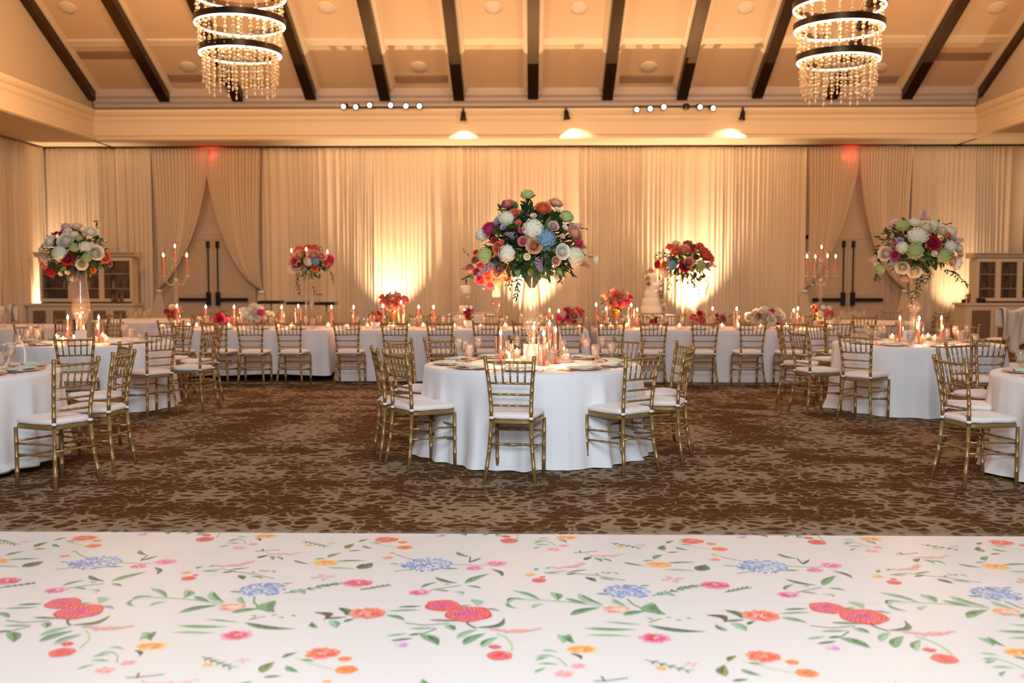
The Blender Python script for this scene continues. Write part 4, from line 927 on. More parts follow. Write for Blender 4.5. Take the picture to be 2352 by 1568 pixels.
# ================================================================== TABLEWARE
def glass_proto(kind):
    t = thing(kind, 'glass', 'glass'); mb = MB()
    if kind == 'water_goblet':
        mb.lathe([(0, 0), (.034, .001), (.034, .004), (.008, .010), (.006, .022), (.011, .032), (.006, .042), (.022, .056), (.036, .085), (.040, .115), (.037, .148), (.033, .168), (.0315, .168), (.0355, .147), (.038, .115), (.034, .086), (.020, .059), (0, .050)], 20)
        mb.obj('bowl', glass_g, t); MB().lathe([(0, .052), (.019, .060), (.033, .087), (.037, .115), (.036, .135), (0, .135)], 18).obj('water', water_m, t)
    elif kind == 'wine_glass':
        mb.lathe([(0, 0), (.034, .001), (.034, .004), (.006, .010), (.0035, .03), (.0035, .085), (.012, .094), (.032, .118), (.039, .145), (.036, .18), (.031, .205), (.0298, .205), (.0345, .18), (.0375, .145), (.030, .12), (.010, .097), (0, .094)], 20)
        mb.obj('bowl', glass_g, t)
    elif kind == 'glass_tumbler':
        mb.lathe([(0, 0), (.032, 0), (.037, .03), (.042, .075), (.038, .12), (.036, .12), (.040, .075), (.035, .03), (.03, .008), (0, .008)], 20).obj('cup', glass_g, t)
        MB().lathe([(0, .009), (.03, .009), (.034, .03), (.038, .07), (.037, .09), (0, .09)], 18).obj('water', water_m, t)
    KIDS[t.name] = list(t.children); return Proto(t)
GP = {k: glass_proto(k) for k in ('water_goblet', 'wine_glass', 'glass_tumbler')}
GW = {'g': ('water_goblet', 'water goblet'), 'w': ('wine_glass', 'empty wine glass'), 't': ('glass_tumbler', 'short rounded water tumbler')}
def put_glass(k, p, where, group):
    n, lb = GW[k]; return GP[n].put((p.x, p.y, .7585), R0.random() * 6, f'{lb} {where}', group)
def plate_proto():
    t = thing('dinner_plate', 'plate', 'plate')
    MB().lathe([(0, .002), (.085, .002), (.095, .004), (.148, .016), (.150, .020), (.147, .020), (.096, .009), (.085, .007), (0, .007)], 36).obj('dish', plate_m, t)
    MB().lathe([(.1465, .0195), (.1505, .0205), (.1505, .017)], 36, close=False).obj('rim', flat_m, t)
    KIDS[t.name] = list(t.children); return Proto(t)
PL = plate_proto()
def napkin_mesh():
    mb = MB(); nx, ny = 12, 8; vs = []
    for lay, zo in ((0, .0), (1, .010)):
        for j in range(ny + 1):
            for i in range(nx + 1):
                x = (i / nx - .5) * .25; y = (j / ny - .5) * .105; e = abs(i / nx - .5) * 2
                vs.append((x, y, zo + .004 * math.sin(x * 22) * (j / ny) - .006 * max(0, e - .7) + (.002 if lay else 0)))
    m = nx + 1; q = (nx + 1) * (ny + 1)
    fs = [(a + j * m + i, a + j * m + i + 1, a + (j + 1) * m + i + 1, a + (j + 1) * m + i) for a in (0, q) for j in range(ny) for i in range(nx)]
    edge = [i for i in range(m)] + [j * m + nx for j in range(1, ny + 1)] + [ny * m + i for i in range(nx - 1, -1, -1)] + [j * m for j in range(ny - 1, 0, -1)]
    fs += [(edge[i], edge[(i + 1) % len(edge)], q + edge[(i + 1) % len(edge)], q + edge[i]) for i in range(len(edge))]
    return MB().add(vs, fs).mesh('folded_napkin', napkin_m)
NAP = napkin_mesh()
def fork_mesh():
    mb = MB(); mb.box(-.0045, .0045, -.095, .04, 0, .003); mb.box(-.0125, .0125, .04, .055, .0, .003)
    for k in range(4): mb.box(-.0125 + k * .0074, -.0095 + k * .0074, .055, .095, .001, .003)
    return mb.mesh('fork', flat_m, False)
def knife_mesh():
    mb = MB(); mb.box(-.005, .005, -.11, .0, 0, .004); mb.add([(-.006, 0, .001), (.006, 0, .001), (.010, .07, .001), (0, .112, .001), (-.006, .09, .001), (-.006, 0, .003), (.006, 0, .003), (.010, .07, .003), (0, .112, .003), (-.006, .09, .003)], [(4, 3, 2, 1, 0), (5, 6, 7, 8, 9), (0, 1, 6, 5), (1, 2, 7, 6), (2, 3, 8, 7), (3, 4, 9, 8), (4, 0, 5, 9)])
    return mb.mesh('knife', flat_m, False)
FK, KN = fork_mesh(), knife_mesh()
def setting(c, ang, rr, where, grp, glasses='', knife=True):
    a = math.radians(ang); ux, uy = -math.sin(a), -math.cos(a); tx, ty = uy, -ux  # u outward; t tangent
    x, y = c[0] + ux * rr, c[1] + uy * rr; rz = math.atan2(uy, ux) + PI / 2; z = .7585
    PL.put((x, y, z), rz, f'gold-rimmed white plate, {where}', 'dinner plates on ' + grp)
    o = link('folded_napkin', NAP, None, (x + ux * .01, y + uy * .01, z + .0225)); o.rotation_euler = (0, 0, rz + .12 * math.sin(ang)); tag(o, f'folded sage napkin on the plate, {where}', 'napkin', 'sage napkins on ' + grp)
    cs, sn = math.cos(rz), math.sin(rz)
    for k, (dx, me, nm, lb) in enumerate(((-.172, FK, 'fork', 'inner gold fork'), (-.20, FK, 'fork', 'outer gold fork'), (.175, KN, 'knife', 'gold knife'))):
        if abs(dx) == .2 and not knife: continue
        o = link(nm, me, None, (x + cs * dx, y + sn * dx, z + .001)); o.rotation_euler = (0, 0, rz); tag(o, f'{lb} beside the plate, {where}', nm, nm + 's on ' + grp)
    for i, g in enumerate(glasses):
        dx, dy = ((.13, .20), (.05, .24), (.19, .27))[i]
        p = Vector((x + cs * dx - sn * dy, y + sn * dx + cs * dy, 0)); put_glass(g, p, f'by the plate at the {where}', GW[g][0].replace('_', ' ') + 's on ' + grp)
ords = ['front place', 'front left place', 'left place', 'rear left place', 'back left place', 'place behind the vase', 'back right place', 'rear right place', 'right place', 'front right place']
for a, w_ in zip((8, 44, 80, 116, 150, 186, 222, 258, 290, 324), ords): setting(T1, a, .715, w_ + ' of the middle round table', 'the middle table')
for a, w_ in zip((0, 40, 74, 112, 150, 222, 262, 322), ('front place', 'front left place', 'left place', 'rear left place', 'back left place', 'back right place', 'right place', 'front right place')):
    setting(T2, a, .70, w_ + ' of the ball-stem vase table', 'the right table', knife=False)
for a, w_ in zip((345, 20, 308, 280, 240, 128, 88), ('front place', 'front left place', 'front right place', 'right place', 'rear right place', 'rear left place', 'left place')):
    setting(T3, a, .70, w_ + ' of the bellied-vase table', 'the left table', knife=False)
for a, w_ in zip((298, 268, 232), ('front right place', 'right place', 'rear right place')): setting(T4, a, .72, w_ + ' of the cut-off left front table', 'the left front table')
for a, w_ in zip((72, 110, 42, 150), ('left place', 'rear left place', 'front left place', 'back place')): setting(T5, a, .72, w_ + ' of the cut-off right front table', 'the right front table')
g1 = [(1052, 825, 'w', 'farthest left of the middle table'), (1068, 821, 'g', 'second from left on the middle table'), (1076, 833, 'g', 'nearest of the left glasses on the middle table'), (1097, 823, 'w', 'right of the left glass cluster on the middle table'), (1171, 824, 'g', 'in front of the small bottle on the middle table'), (1188, 817, 'w', 'behind the pillar votive on the middle table'),
      (1266, 846, 'g', 'in front of the pink tapers on the middle table'), (1292, 822, 'g', 'right of the pink tapers on the middle table'), (1339, 814, 'w', 'rearmost of the right glasses on the middle table'), (1347, 827, 'w', 'left of the right glass cluster on the middle table'), (1368, 834, 'g', 'nearest of the right glasses on the middle table'), (1383, 821, 'w', 'behind the nearest right goblet on the middle table'), (1405, 827, 'g', 'farthest right of the middle table')]
for px, py, k, w_ in g1: put_glass(k, F(px, py, .759), w_, 'glasses on the middle round table')
for px, py, k, w_ in [(1966, 788, 't', 'behind the half-turned chair'), (1990, 786, 'w', 'leftmost of the left stemmed cluster'), (2003, 792, 'g', 'front of the left stemmed cluster'), (2015, 789, 'w', 'middle of the left stemmed cluster'), (2027, 783, 'w', 'tallest at the back of the left cluster'), (2091, 797, 'g', 'in front of the table card'),
                      (2174, 787, 'g', 'leftmost of the right cluster'), (2194, 789, 'w', 'second of the right cluster'), (2206, 793, 'g', 'front of the right cluster'), (2221, 785, 'w', 'back of the right cluster'), (2240, 790, 't', 'rightmost of the right cluster')]:
    put_glass(k, F(px, py, .759), w_ + ' on the ball-stem vase table', 'glasses on the right round table')
for px, py, k, w_ in [(40, 790, 't', 'leftmost of the left cluster'), (61, 789, 'g', 'second of the left cluster'), (70, 786, 'w', 'third of the left cluster'), (84, 788, 'g', 'fourth of the left cluster'), (95, 782, 'w', 'rightmost of the left cluster'), (285, 781, 'w', 'left of the right trio'), (303, 784, 'g', 'middle of the right trio'), (326, 786, 't', 'right of the right trio')]:
    put_glass(k, F(px, py, .759), w_ + ' on the bellied-vase table', 'glasses on the left round table')
put_glass('g', F(3, 855, .759), 'cut by the frame on the left front table', 'glasses on the left front table'); put_glass('w', F(26, 848, .759), 'beside the ribbon loop on the left front table', 'glasses on the left front table')
put_glass('g', F(2343, 850, .759), 'on the cut-off right front table', 'glasses on the right front table')
for i, px in enumerate((312, 322, 333, 344)): put_glass('gwgw'[i], Vector((X(px, 17.9 + .1 * i), 17.9 + .1 * i, 0)), ['leftmost', 'second', 'third', 'rightmost'][i] + ' on the far table by the left door', 'glasses on the far left table')
for i, px in enumerate((1932, 1941, 1952, 1962, 1972, 1983)): put_glass('wggwgw'[i], Vector((X(px, 17.3 + .12 * (i % 3)), 17.3 + .12 * (i % 3), 0)), ['first', 'second', 'third', 'fourth', 'fifth', 'sixth'][i] + ' from left on the far table before the right door', 'glasses on the far right table')
for i, px in enumerate((4, 12)): put_glass('gw'[i], Vector((X(px, 15.4), 15.4, 0)), ['left one', 'right one'][i] + ' on the far table at the left edge', 'glasses on the left far table')
# head table settings
for i, (px, d) in enumerate(hx):
    x = X(px, 14.4) + .0; w_ = 'head table place ' + ['first from left', 'second from left', 'before the white and green flowers', 'left of the forked stand', 'beside the overlapping cloths', 'before the pink pedestal flowers', 'left of the small cake', 'right of the small cake', 'behind the middle vase', 'before the dark green flowers', 'before the coral pedestal flowers', 'before the tall cake', 'right of the tall cake', 'before the right candle row', 'before the cream and pink flowers', 'last at the right'][i]
    PL.put((x, 14.66, .7585), 0, f'white plate at the {w_}', 'dinner plates on the head table')
    o = link('folded_napkin', NAP, None, (x, 14.66, .781)); tag(o, f'folded sage napkin at the {w_}', 'napkin', 'sage napkins on the head table')
    put_glass('g', Vector((x + .17, 14.84, 0)), f'at the {w_}', 'glasses on the head table'); put_glass('w', Vector((x + .25, 14.94, 0)), f'at the {w_}', 'glasses on the head table')
    put_glass('g', Vector((x - .10, 15.62, 0)), f'facing the {w_}', 'glasses on the far side of the head table')
# ================================================================== CANDLES
def flame(par, z, s=1.25):
    MB().lathe([(0, 0), (.006 * s, .006 * s), (.0095 * s, .015 * s), (.008 * s, .026 * s), (.003 * s, .038 * s), (0, .045 * s)], 8, c=(0, 0, z)).obj('flame', flame_m, par)
def taper_proto(h):
    t = thing('taper_candle', 'candle', 'candle')
    MB().lathe([(0, 0), (.0135, 0), (.0105, h - .006), (.006, h), (0, h - .002)], 12).obj('wax', wax_pink, t)
    MB().tube([(0, 0, h - .003), (.001, 0, h + .008)], .0011, 5).obj('wick', wick_m, t); flame(t, h + .004)
    KIDS[t.name] = list(t.children); return Proto(t)
TPR = {}
def taper(x, y, z, h, label, grp):
    h = round(h / .02) * .02
    if h not in TPR: TPR[h] = taper_proto(h)
    return TPR[h].put((x, y, z), 0, 'lit pink taper ' + label, grp)
def cyl(x, y, z, h, label, grp, r=.05):
    key = ('cyl', round(h / .02) * .02)
    if key not in TPR:
        h2 = key[1]; TPR[key] = MB().lathe([(0, 0), (r, 0), (r, h2), (r - .003, h2), (r - .003, .006), (0, .006)], 24).mesh('glass_cylinder', glass)
    o = link('glass_cylinder', TPR[key], None, (x, y, z)); tag(o, 'glass cylinder round taper ' + label, 'candle holder', grp); return o
def votive_proto():
    t = thing('votive_candle', 'votive', 'candle')
    MB().lathe([(0, 0), (.030, 0), (.036, .03), (.038, .062), (.036, .062), (.034, .03), (.028, .005), (0, .005)], 18).obj('glass_cup', frost, t)
    MB().lathe([(0, .006), (.027, .006), (.031, .03), (0, .030)], 16).obj('wax', wax_white, t); flame(t, .034, 1.1)
    KIDS[t.name] = list(t.children); return Proto(t)
VP = votive_proto()
def votive(x, y, label, grp): return VP.put((x, y, .7585), 0, 'frosted votive candle ' + label, grp)
def candle_glow(x, y, z, p, s=.06): lamp('POINT', (x, y, z), p, (1, .50, .24), s, name='candle_light')
def cand(px, Y, h, label, grp, z=.7585):
    x = X(px, Y); taper(x, Y, z + .0065, h, label, grp + ' tapers'); cyl(x, Y, z, h - .0, label, grp + ' glass cylinders')
for px, Y, h, lb in ((1150, 8.5, .25, 'left of the vase'), (1249, 8.42, .25, 'nearest on the right of the vase'), (1276, 8.62, .26, 'right of the pair by the vase'), (1262, 8.98, .30, 'at the back right of the vase'), (1226, 9.05, .26, 'behind the vase foot')):
    cand(px, Y, h, lb + ' on the middle table', 'middle table')
for px, Y, h, lb in ((2066, 11.35, .26, 'left of the table card'), (2110, 11.30, .26, 'right of the table card'), (2161, 11.4, .26, 'at the right by the glasses')):
    cand(px, Y, h, lb + ' on the ball-stem vase table', 'right table')
for px, Y, h, lb in ((157, 11.45, .26, 'left of the card'), (186, 11.3, .27, 'before the vase'), (228, 11.4, .26, 'right of the vase')):
    cand(px, Y, h, lb + ' on the bellied-vase table', 'left table')
cards = [(1221, 8.80, .15, .16, 'pale pink table card behind the foot of the middle vase', -.1), (1240, 8.86, .10, .15, 'second pale card leaning by the middle vase', -.25), (2088, 11.15, .13, .17, 'pale table card before the ball-stem vase', .15), (184, 11.15, .13, .16, 'pale table card before the red and white flower vase', 0)]
for px, Y, wd, h, lb, rz in cards:
    o = thing('table_card', lb, 'card', (X(px, Y), Y, .7585), rz, 'cards on the round tables')
    MB().box(-wd / 2, wd / 2, -.002, .002, .0, h, 0, Matrix.Rotation(-.16, 3, 'X')).obj('card', card_m, o, False)
    MB().box(-wd / 2 + .02, wd / 2 - .02, .004, .05, .0, .004).obj('stand_foot', card_m, o, False)
vt = [(1205, 834, 'before the vase on the middle table'), (1163, 820, 'left of the vase on the middle table'), (1231, 824, 'right of the vase foot on the middle table'), (1187, 818, 'behind the goblet on the middle table'), (1296, 815, 'right rear on the middle table')]
for px, py, lb in vt: p = F(px, py, .759); votive(p.x, p.y, lb, 'votives on the middle table')
for px, py, lb in ((2049, 781, 'leftmost'), (2077, 786, 'second'), (2119, 783, 'third'), (2131, 780, 'fourth'), (2147, 784, 'rightmost')): p = F(px, py, .759); votive(p.x, p.y, lb + ' on the ball-stem vase table', 'votives on the right table')
for px, py, lb in ((130, 782, 'leftmost'), (146, 788, 'second, low one'), (170, 784, 'third'), (219, 786, 'before the right taper'), (244, 786, 'rightmost'), (236, 778, 'behind the rightmost')): p = F(px, py, .759); votive(p.x, p.y, lb + ' on the bellied-vase table', 'votives on the left table')
# pillar votive and small bottle, bowl
o = thing('pillar_candle', 'lit candle in a clear jar beside the small bottle on the middle table', 'candle', (X(1170, 8.38), 8.38, .7585))
MB().lathe([(0, 0), (.04, 0), (.045, .13), (.043, .13), (.038, .006), (0, .006)], 20).obj('jar', glass, o); MB().lathe([(0, .007), (.033, .007), (.035, .06), (0, .062)], 18).obj('wax', wax_white, o); flame(o, .063)
o = thing('small_bottle', 'small corked glass bottle behind the jar candle on the middle table', 'bottle', (X(1174, 8.75), 8.75, .7585))
MB().lathe([(0, 0), (.03, 0), (.034, .02), (.034, .10), (.014, .13), (.013, .17), (.011, .17), (.011, .13), (.03, .10), (0, .008)], 18).obj('glass_body', glass_g, o); MB().lathe([(0, .165), (.013, .168), (.015, .19), (0, .192)], 12).obj('stopper', bronze, o)
p = F(1299, 831, .759); o = thing('sugar_dish', 'glass dish of white lumps on a saucer, right of the vase', 'dish', (p.x, p.y, .7585))
MB().lathe([(0, 0), (.05, 0), (.08, .012), (.08, .016), (.05, .005), (0, .005)], 24).obj('saucer', plate_m, o); MB().lathe([(0, .006), (.03, .006), (.045, .03), (.048, .06), (.046, .06), (.043, .03), (.028, .01), (0, .01)], 20).obj('bowl', glass, o)
mb = MB()
for k in range(9): mb.box(-.012, .012, -.012, .012, -.012, .012, 0, Matrix.Translation((.022 * math.cos(k * 2.4), .022 * math.sin(k * 2.4), .026 + .009 * (k // 2))) @ Matrix.Rotation(k, 4, 'Z') @ Matrix.Rotation(k * .7, 4, 'X'))
mb.obj('sugar_lumps', strap_m, o, False)
# ribbon loop on the left front table
vs = []
for i in range(31):
    a = PI * i / 30; vs.append((-.075 * math.cos(a), .215 * math.sin(a)))
mb = MB(); q = []
for i, (x, z) in enumerate(vs):
    for y in (-.02, .02): q.append((x + .03 * (z / .2) , y, z)); q.append((x * .93 + .03 * (z / .2), y, z * .985))
fs = []
for i in range(30): b_ = i * 4; fs += [(b_, b_ + 4, b_ + 6, b_ + 2), (b_ + 1, b_ + 3, b_ + 7, b_ + 5), (b_, b_ + 1, b_ + 5, b_ + 4), (b_ + 2, b_ + 6, b_ + 7, b_ + 3)]
fs += [(0, 2, 3, 1), (120, 121, 123, 122)]
p = F(38, 842, .759); mb.add(q, fs); o = mb.obj('ribbon_loop', strap_m, None, loc=(p.x, p.y, .76)); tag(o, 'upright loop of white ribbon on the cut-off left front table', 'ribbon')
# head table candles
HC = [(408, 705), (474, 706), (539, 706), (648, 706), (686, 705), (762, 706), (813, 706), (880, 703), (922, 694), (962, 704), (996, 706), (1068, 711), (1262, 713), (1283, 716), (1369, 700), (1392, 709), (1449, 702), (1463, 711), (1636, 709), (1691, 709), (1822, 713), (1831, 708), (1887, 709)]
HN = ['before the left candelabrum', 'between the left candelabrum and the white flowers', 'left of the white and green flowers', 'right of the white and green flowers', 'left of the forked flower stand', 'right of the forked flower stand', 'over the overlapping cloths', 'left of the pink pedestal flowers', 'right of the pink pedestal flowers', 'second right of the pink pedestal flowers', 'left of the small cake', 'before the small cake', 'right of the middle vase', 'second right of the middle vase', 'left of the coral pedestal flowers', 'before the coral pedestal flowers', 'right of the coral pedestal flowers', 'left of the tall cake', 'right of the small red flowers', 'left of the cream and pink flowers', 'right of the cream and pink flowers', 'second right of the cream and pink flowers', 'before the right candelabrum']
for i, ((px, py), nm) in enumerate(zip(HC, HN)):
    Y = 15.0 + .13 * ((i * 3) % 4); h = max(.22, P(px, py, Y).z - .7585 - .03); cand(px, Y, h, nm + ' on the head table', 'head table')
HV = [374, 400, 426, 452, 523, 560, 640, 668, 750, 797, 842, 893, 904, 936, 970, 1045, 1104, 1160, 1330, 1382, 1404, 1424, 1440, 1520, 1560, 1660, 1700, 1747, 1790, 1811, 1893, 1908]
on_ = 'first second third fourth fifth sixth seventh eighth ninth tenth eleventh twelfth thirteenth fourteenth fifteenth sixteenth'.split()
for i, px in enumerate(HV):
    votive(X(px, 14.95), 14.95 + .07 * (i % 3), (on_[i] + ' from the left end' if i < 16 else on_[31 - i] + ' from the right end') + ' of the head table', 'votives along the head table')
for px, p in ((445, 20), (540, 22), (665, 22), (800, 22), (920, 24), (1040, 22), (1205, 22), (1290, 22), (1455, 24), (1500, 20), (1600, 18), (1720, 22), (1840, 22)): candle_glow(X(px, 15.1), 15.1, .98, p * .32)
candle_glow(-.25, 8.3, .98, 7); candle_glow(.22, 8.35, .98, 8); candle_glow(0, 8.95, .98, 7)
for c in (T2, T3): candle_glow(c[0] - .15, c[1] - .35, 1.0, 11); candle_glow(c[0] + .2, c[1] - .3, 1.0, 9)
# ================================================================== VASES AND STANDS
def vase(x, y, prof, label, wall=.004, sub=None):
    t = thing('glass_vase', label, 'vase', (x, y, .7585)); n = [k for k in range(len(prof)) if prof[k][1] <= sub]
    a = prof[:len(n)]; b_ = prof[len(n) - 1:]
    MB().lathe([(0, 0)] + a, 36, close=False).obj('foot', glass_v, t)
    MB().lathe(b_ + [(r_ - wall, z) for r_, z in reversed(b_)] + [(0, b_[0][1] + .01)], 36, close=False).obj('bowl', glass_v, t)
    return t
def smooth(pts, n=5):
    out = []
    for i in range(len(pts) - 1):
        p0 = pts[max(0, i - 1)]; p1 = pts[i]; p2 = pts[i + 1]; p3 = pts[min(len(pts) - 1, i + 2)]
        for k in range(n):
            t = k / n
            out.append(tuple(.5 * (2 * p1[j] + (p2[j] - p0[j]) * t + (2 * p0[j] - 5 * p1[j] + 4 * p2[j] - p3[j]) * t * t + (3 * p1[j] - p0[j] - 3 * p2[j] + p3[j]) * t ** 3) for j in (0, 1)))
    out.append(pts[-1]); return out
VA = smooth([(.085, 0), (.084, .006), (.06, .05), (.04, .12), (.028, .185), (.042, .205), (.040, .225), (.026, .245), (.05, .28), (.083, .35), (.090, .42), (.082, .55), (.066, .70), (.054, .84), (.050, .92)])
VBALL = smooth([(.085, 0), (.083, .006), (.055, .10), (.05, .22), (.045, .30), (.034, .345), (.055, .365), (.083, .42), (.06, .48), (.036, .505), (.034, .56), (.04, .68), (.06, .82), (.09, .92)])
VC = smooth([(.085, 0), (.084, .006), (.05, .07), (.03, .14), (.028, .17), (.06, .24), (.10, .33), (.104, .41), (.09, .55), (.074, .72), (.066, .85)])
vase(.0, T1[1], VA, 'tall clear vase with knobbed foot on the middle round table', sub=.245)
vase(X(2098, 11.6), 11.6, VBALL, 'tall clear trumpet vase with a ball stem on the right round table', sub=.345)
vase(X(188, 11.6), 11.6, VC, 'tall clear bellied vase on the left round table', sub=.17)
vase(X(1140, 15.15), 15.15, [(r_ * .8, z * .95) for r_, z in VA], 'tall clear vase on the head table behind the middle one', sub=.245 * .95)
def candelabrum(px, rot, rad, label, flames_z, zc_):
    Y = 15.2; x = X(px, Y); t = thing('candelabrum', label, 'candelabrum', (x, Y, .7585), 0, 'clear five-light candelabra on the head table')
    MB().lathe([(0, 0), (.11, 0), (.11, .018), (.05, .03), (.02, .05), (0, .05)], 28).obj('base', glass_v, t)
    mb = MB(); mb.lathe(smooth([(.02, .05), (.028, .12), (.022, .2), (.027, .35), (.022, .55), (.03, .66), (.036, .70), (.024, .74), (.018, .80), (.02, .95)]), 16); mb.obj('column', glass_v, t)
    MB().lathe([(0, .70), (.035, .72), (.035, .745), (0, .76)], 12).obj('hub', crystal, t)
    for k in range(4):
        a = rot + k * PI / 2; c_, s_ = math.cos(a), math.sin(a)
        path = [(c_ * rad * q, s_ * rad * q, .72 - .10 * math.sin(q * PI) + .06 * q) for q in [i / 10 for i in range(11)]]
        m_ = MB().tube(path, .011, 8).obj('arm', glass_v, t)
        MB().lathe([(0, .775), (.03, .79), (.034, .80), (0, .80)], 14, c=(c_ * rad, s_ * rad, 0)).obj('candle_cup', crystal, m_)
        MB().lathe([(.034, .80), (.034, 1.16), (.032, 1.16), (.032, .80)], 20, c=(c_ * rad, s_ * rad, 0), close=False).obj('hurricane_shade', glass, t)
        taper(x + c_ * rad, Y + s_ * rad, .7585 + .801, flames_z - .801, ['at the right arm', 'at the rear arm', 'at the left arm', 'at the front arm'][k] + ' of the ' + ('left' if px < 1000 else 'right') + ' candelabrum', 'candelabra tapers')
    MB().lathe([(0, .94), (.03, .95), (.034, .96), (0, .96)], 14).obj('candle_cup', crystal, t); MB().lathe([(.034, .96), (.034, zc_ + .09), (.032, zc_ + .09), (.032, .96)], 20, close=False).obj('hurricane_shade', glass, t)
    taper(x, Y, .7585 + .961, zc_ - .961, 'at the top middle of the ' + ('left' if px < 1000 else 'right') + ' candelabrum', 'candelabra tapers')
candelabrum(406, PI / 4 + .34, .24, 'clear five-light candelabrum near the left end of the head table', 1.08, 1.22)
candelabrum(1883, .12, .225, 'clear five-light candelabrum near the right end of the head table', 1.07, 1.20)
def flower_stand(px, Y, H, label, spread, cpos, nm):
    x = X(px, Y); t = thing('flower_stand', label, 'stand', (x, Y, .7585), 0, 'clear rod flower stands on the head table')
    MB().box(-.11, .11, -.09, .09, 0, .018).obj('base', glass_v, t, False)
    for s in (-1, 1):
        MB().tube([(s * .045, 0, .018), (s * .045, 0, H * .55), (s * (.045 + spread * .4), 0, H * .85), (s * (.045 + spread), 0, H)], .011, 8).obj('rod', glass_v, t)
    MB().lathe([(0, H - .01), (.12, H), (.12, H + .01), (0, H + .01)], 24).obj('top_plate', glass_v, t)
    for k, (cx, dy, zf) in enumerate(cpos):
        wx = X(cx, Y + dy) - x; zb_ = zf - .20
        MB().tube([(0, 0, H * .80), (wx * .6, dy * .6, H * .74), (wx, dy, zb_ - .7585 - .03), (wx, dy, zb_ - .7585 - .001)], .007, 6).obj('arm', glass_v, t)
        taper(x + wx, Y + dy, zb_, .20, ['left of', 'in front of', 'right of'][k] + ' the flowers on the ' + nm, 'tapers on the flower stands')
flower_stand(711, 15.1, 1.02, 'forked clear flower stand right of the white low flowers', .06, ((672, -.12, P(672, 575, 14.98).z - .03), (706, -.30, P(706, 572, 14.8).z - .03), (754, -.1, P(754, 578, 15).z - .03)), 'forked stand')
flower_stand(1570, 15.1, .98, 'twin-rod clear flower stand right of the tall cake', 0, ((1530, -.25, P(1530, 577, 14.85).z - .03), (1588, -.32, P(1588, 575, 14.78).z - .03)), 'twin-rod stand')
# ================================================================== FLOWERS
def petal_mat(name, cin, cout):
    n = 'petal_' + name
    if n in MATS: return MATS[n]
    m = bpy.data.materials.new(n); m.use_nodes = True; nt = m.node_tree; b = nt.nodes['Principled BSDF']; at = nt.nodes.new('ShaderNodeAttribute'); at.attribute_name = 'k'
    mx = nt.nodes.new('ShaderNodeMix'); mx.data_type = 'RGBA'; nt.links.new(at.outputs['Fac'], mx.inputs[0]); mx.inputs[6].default_value = (*cin, 1); mx.inputs[7].default_value = (*cout, 1)
    nt.links.new(mx.outputs[2], b.inputs['Base Color']); b.inputs['Roughness'].default_value = .75; b.inputs['Sheen Weight'].default_value = .1; MATS[n] = m
    tl = nt.nodes.new('ShaderNodeBsdfTranslucent'); nt.links.new(mx.outputs[2], tl.inputs[0]); ms = nt.nodes.new('ShaderNodeMixShader'); ms.inputs[0].default_value = .38; out = nt.nodes['Material Output']
    nt.links.new(b.outputs[0], ms.inputs[1]); nt.links.new(tl.outputs[0], ms.inputs[2]); nt.links.new(ms.outputs[0], out.inputs[0]); return m
PC = {'white': (S(246, 234, 196), S(255, 250, 238)), 'cream': (S(246, 218, 158), S(252, 238, 210)), 'peach': (S(238, 160, 110), S(244, 194, 160)), 'coral': (S(232, 92, 66), S(240, 128, 100)), 'orange': (S(226, 92, 34), S(244, 136, 70)),
      'red': (S(150, 10, 26), S(206, 26, 48)), 'hot': (S(206, 30, 92), S(228, 70, 120)), 'pink': (S(226, 110, 120), S(240, 150, 150)), 'blush': (S(236, 180, 170), S(242, 208, 200)), 'lilac': (S(170, 136, 176), S(206, 178, 210)),
      'blue': (S(110, 148, 186), S(158, 190, 214)), 'lime': (S(176, 186, 92), S(212, 218, 146)), 'mauve': (S(150, 84, 86), S(196, 130, 124)), 'magenta': (S(180, 24, 84), S(216, 62, 120)), 'palegreen': (S(230, 228, 180), S(252, 246, 224))}
BM = {}
def patch(mb, base, up, out, side, L_, W_, curl, k0, k1, nu=4, nv=4):
    vs = []; ks = []
    for j in range(nv + 1):
        t = j / nv
        for i in range(nu + 1):
            q = i / nu * 2 - 1; wd = W_ * math.sin((.18 + .82 * t) * PI * .62) ; edge = (1 - .25 * q * q) if j == nv else 1
            bulge = out * (curl[0] * math.sin(t * PI * .5) + curl[1] * t * t) + up * (L_ * t * edge)
            vs.append(base + bulge + side * (q * wd) - out * (.38 * q * q * wd)); ks.append(k0 + (k1 - k0) * t)
    m = nu + 1
    mb.add(vs, [(j * m + i, j * m + i + 1, (j + 1) * m + i + 1, (j + 1) * m + i) for j in range(nv) for i in range(nu)], 0, ks)
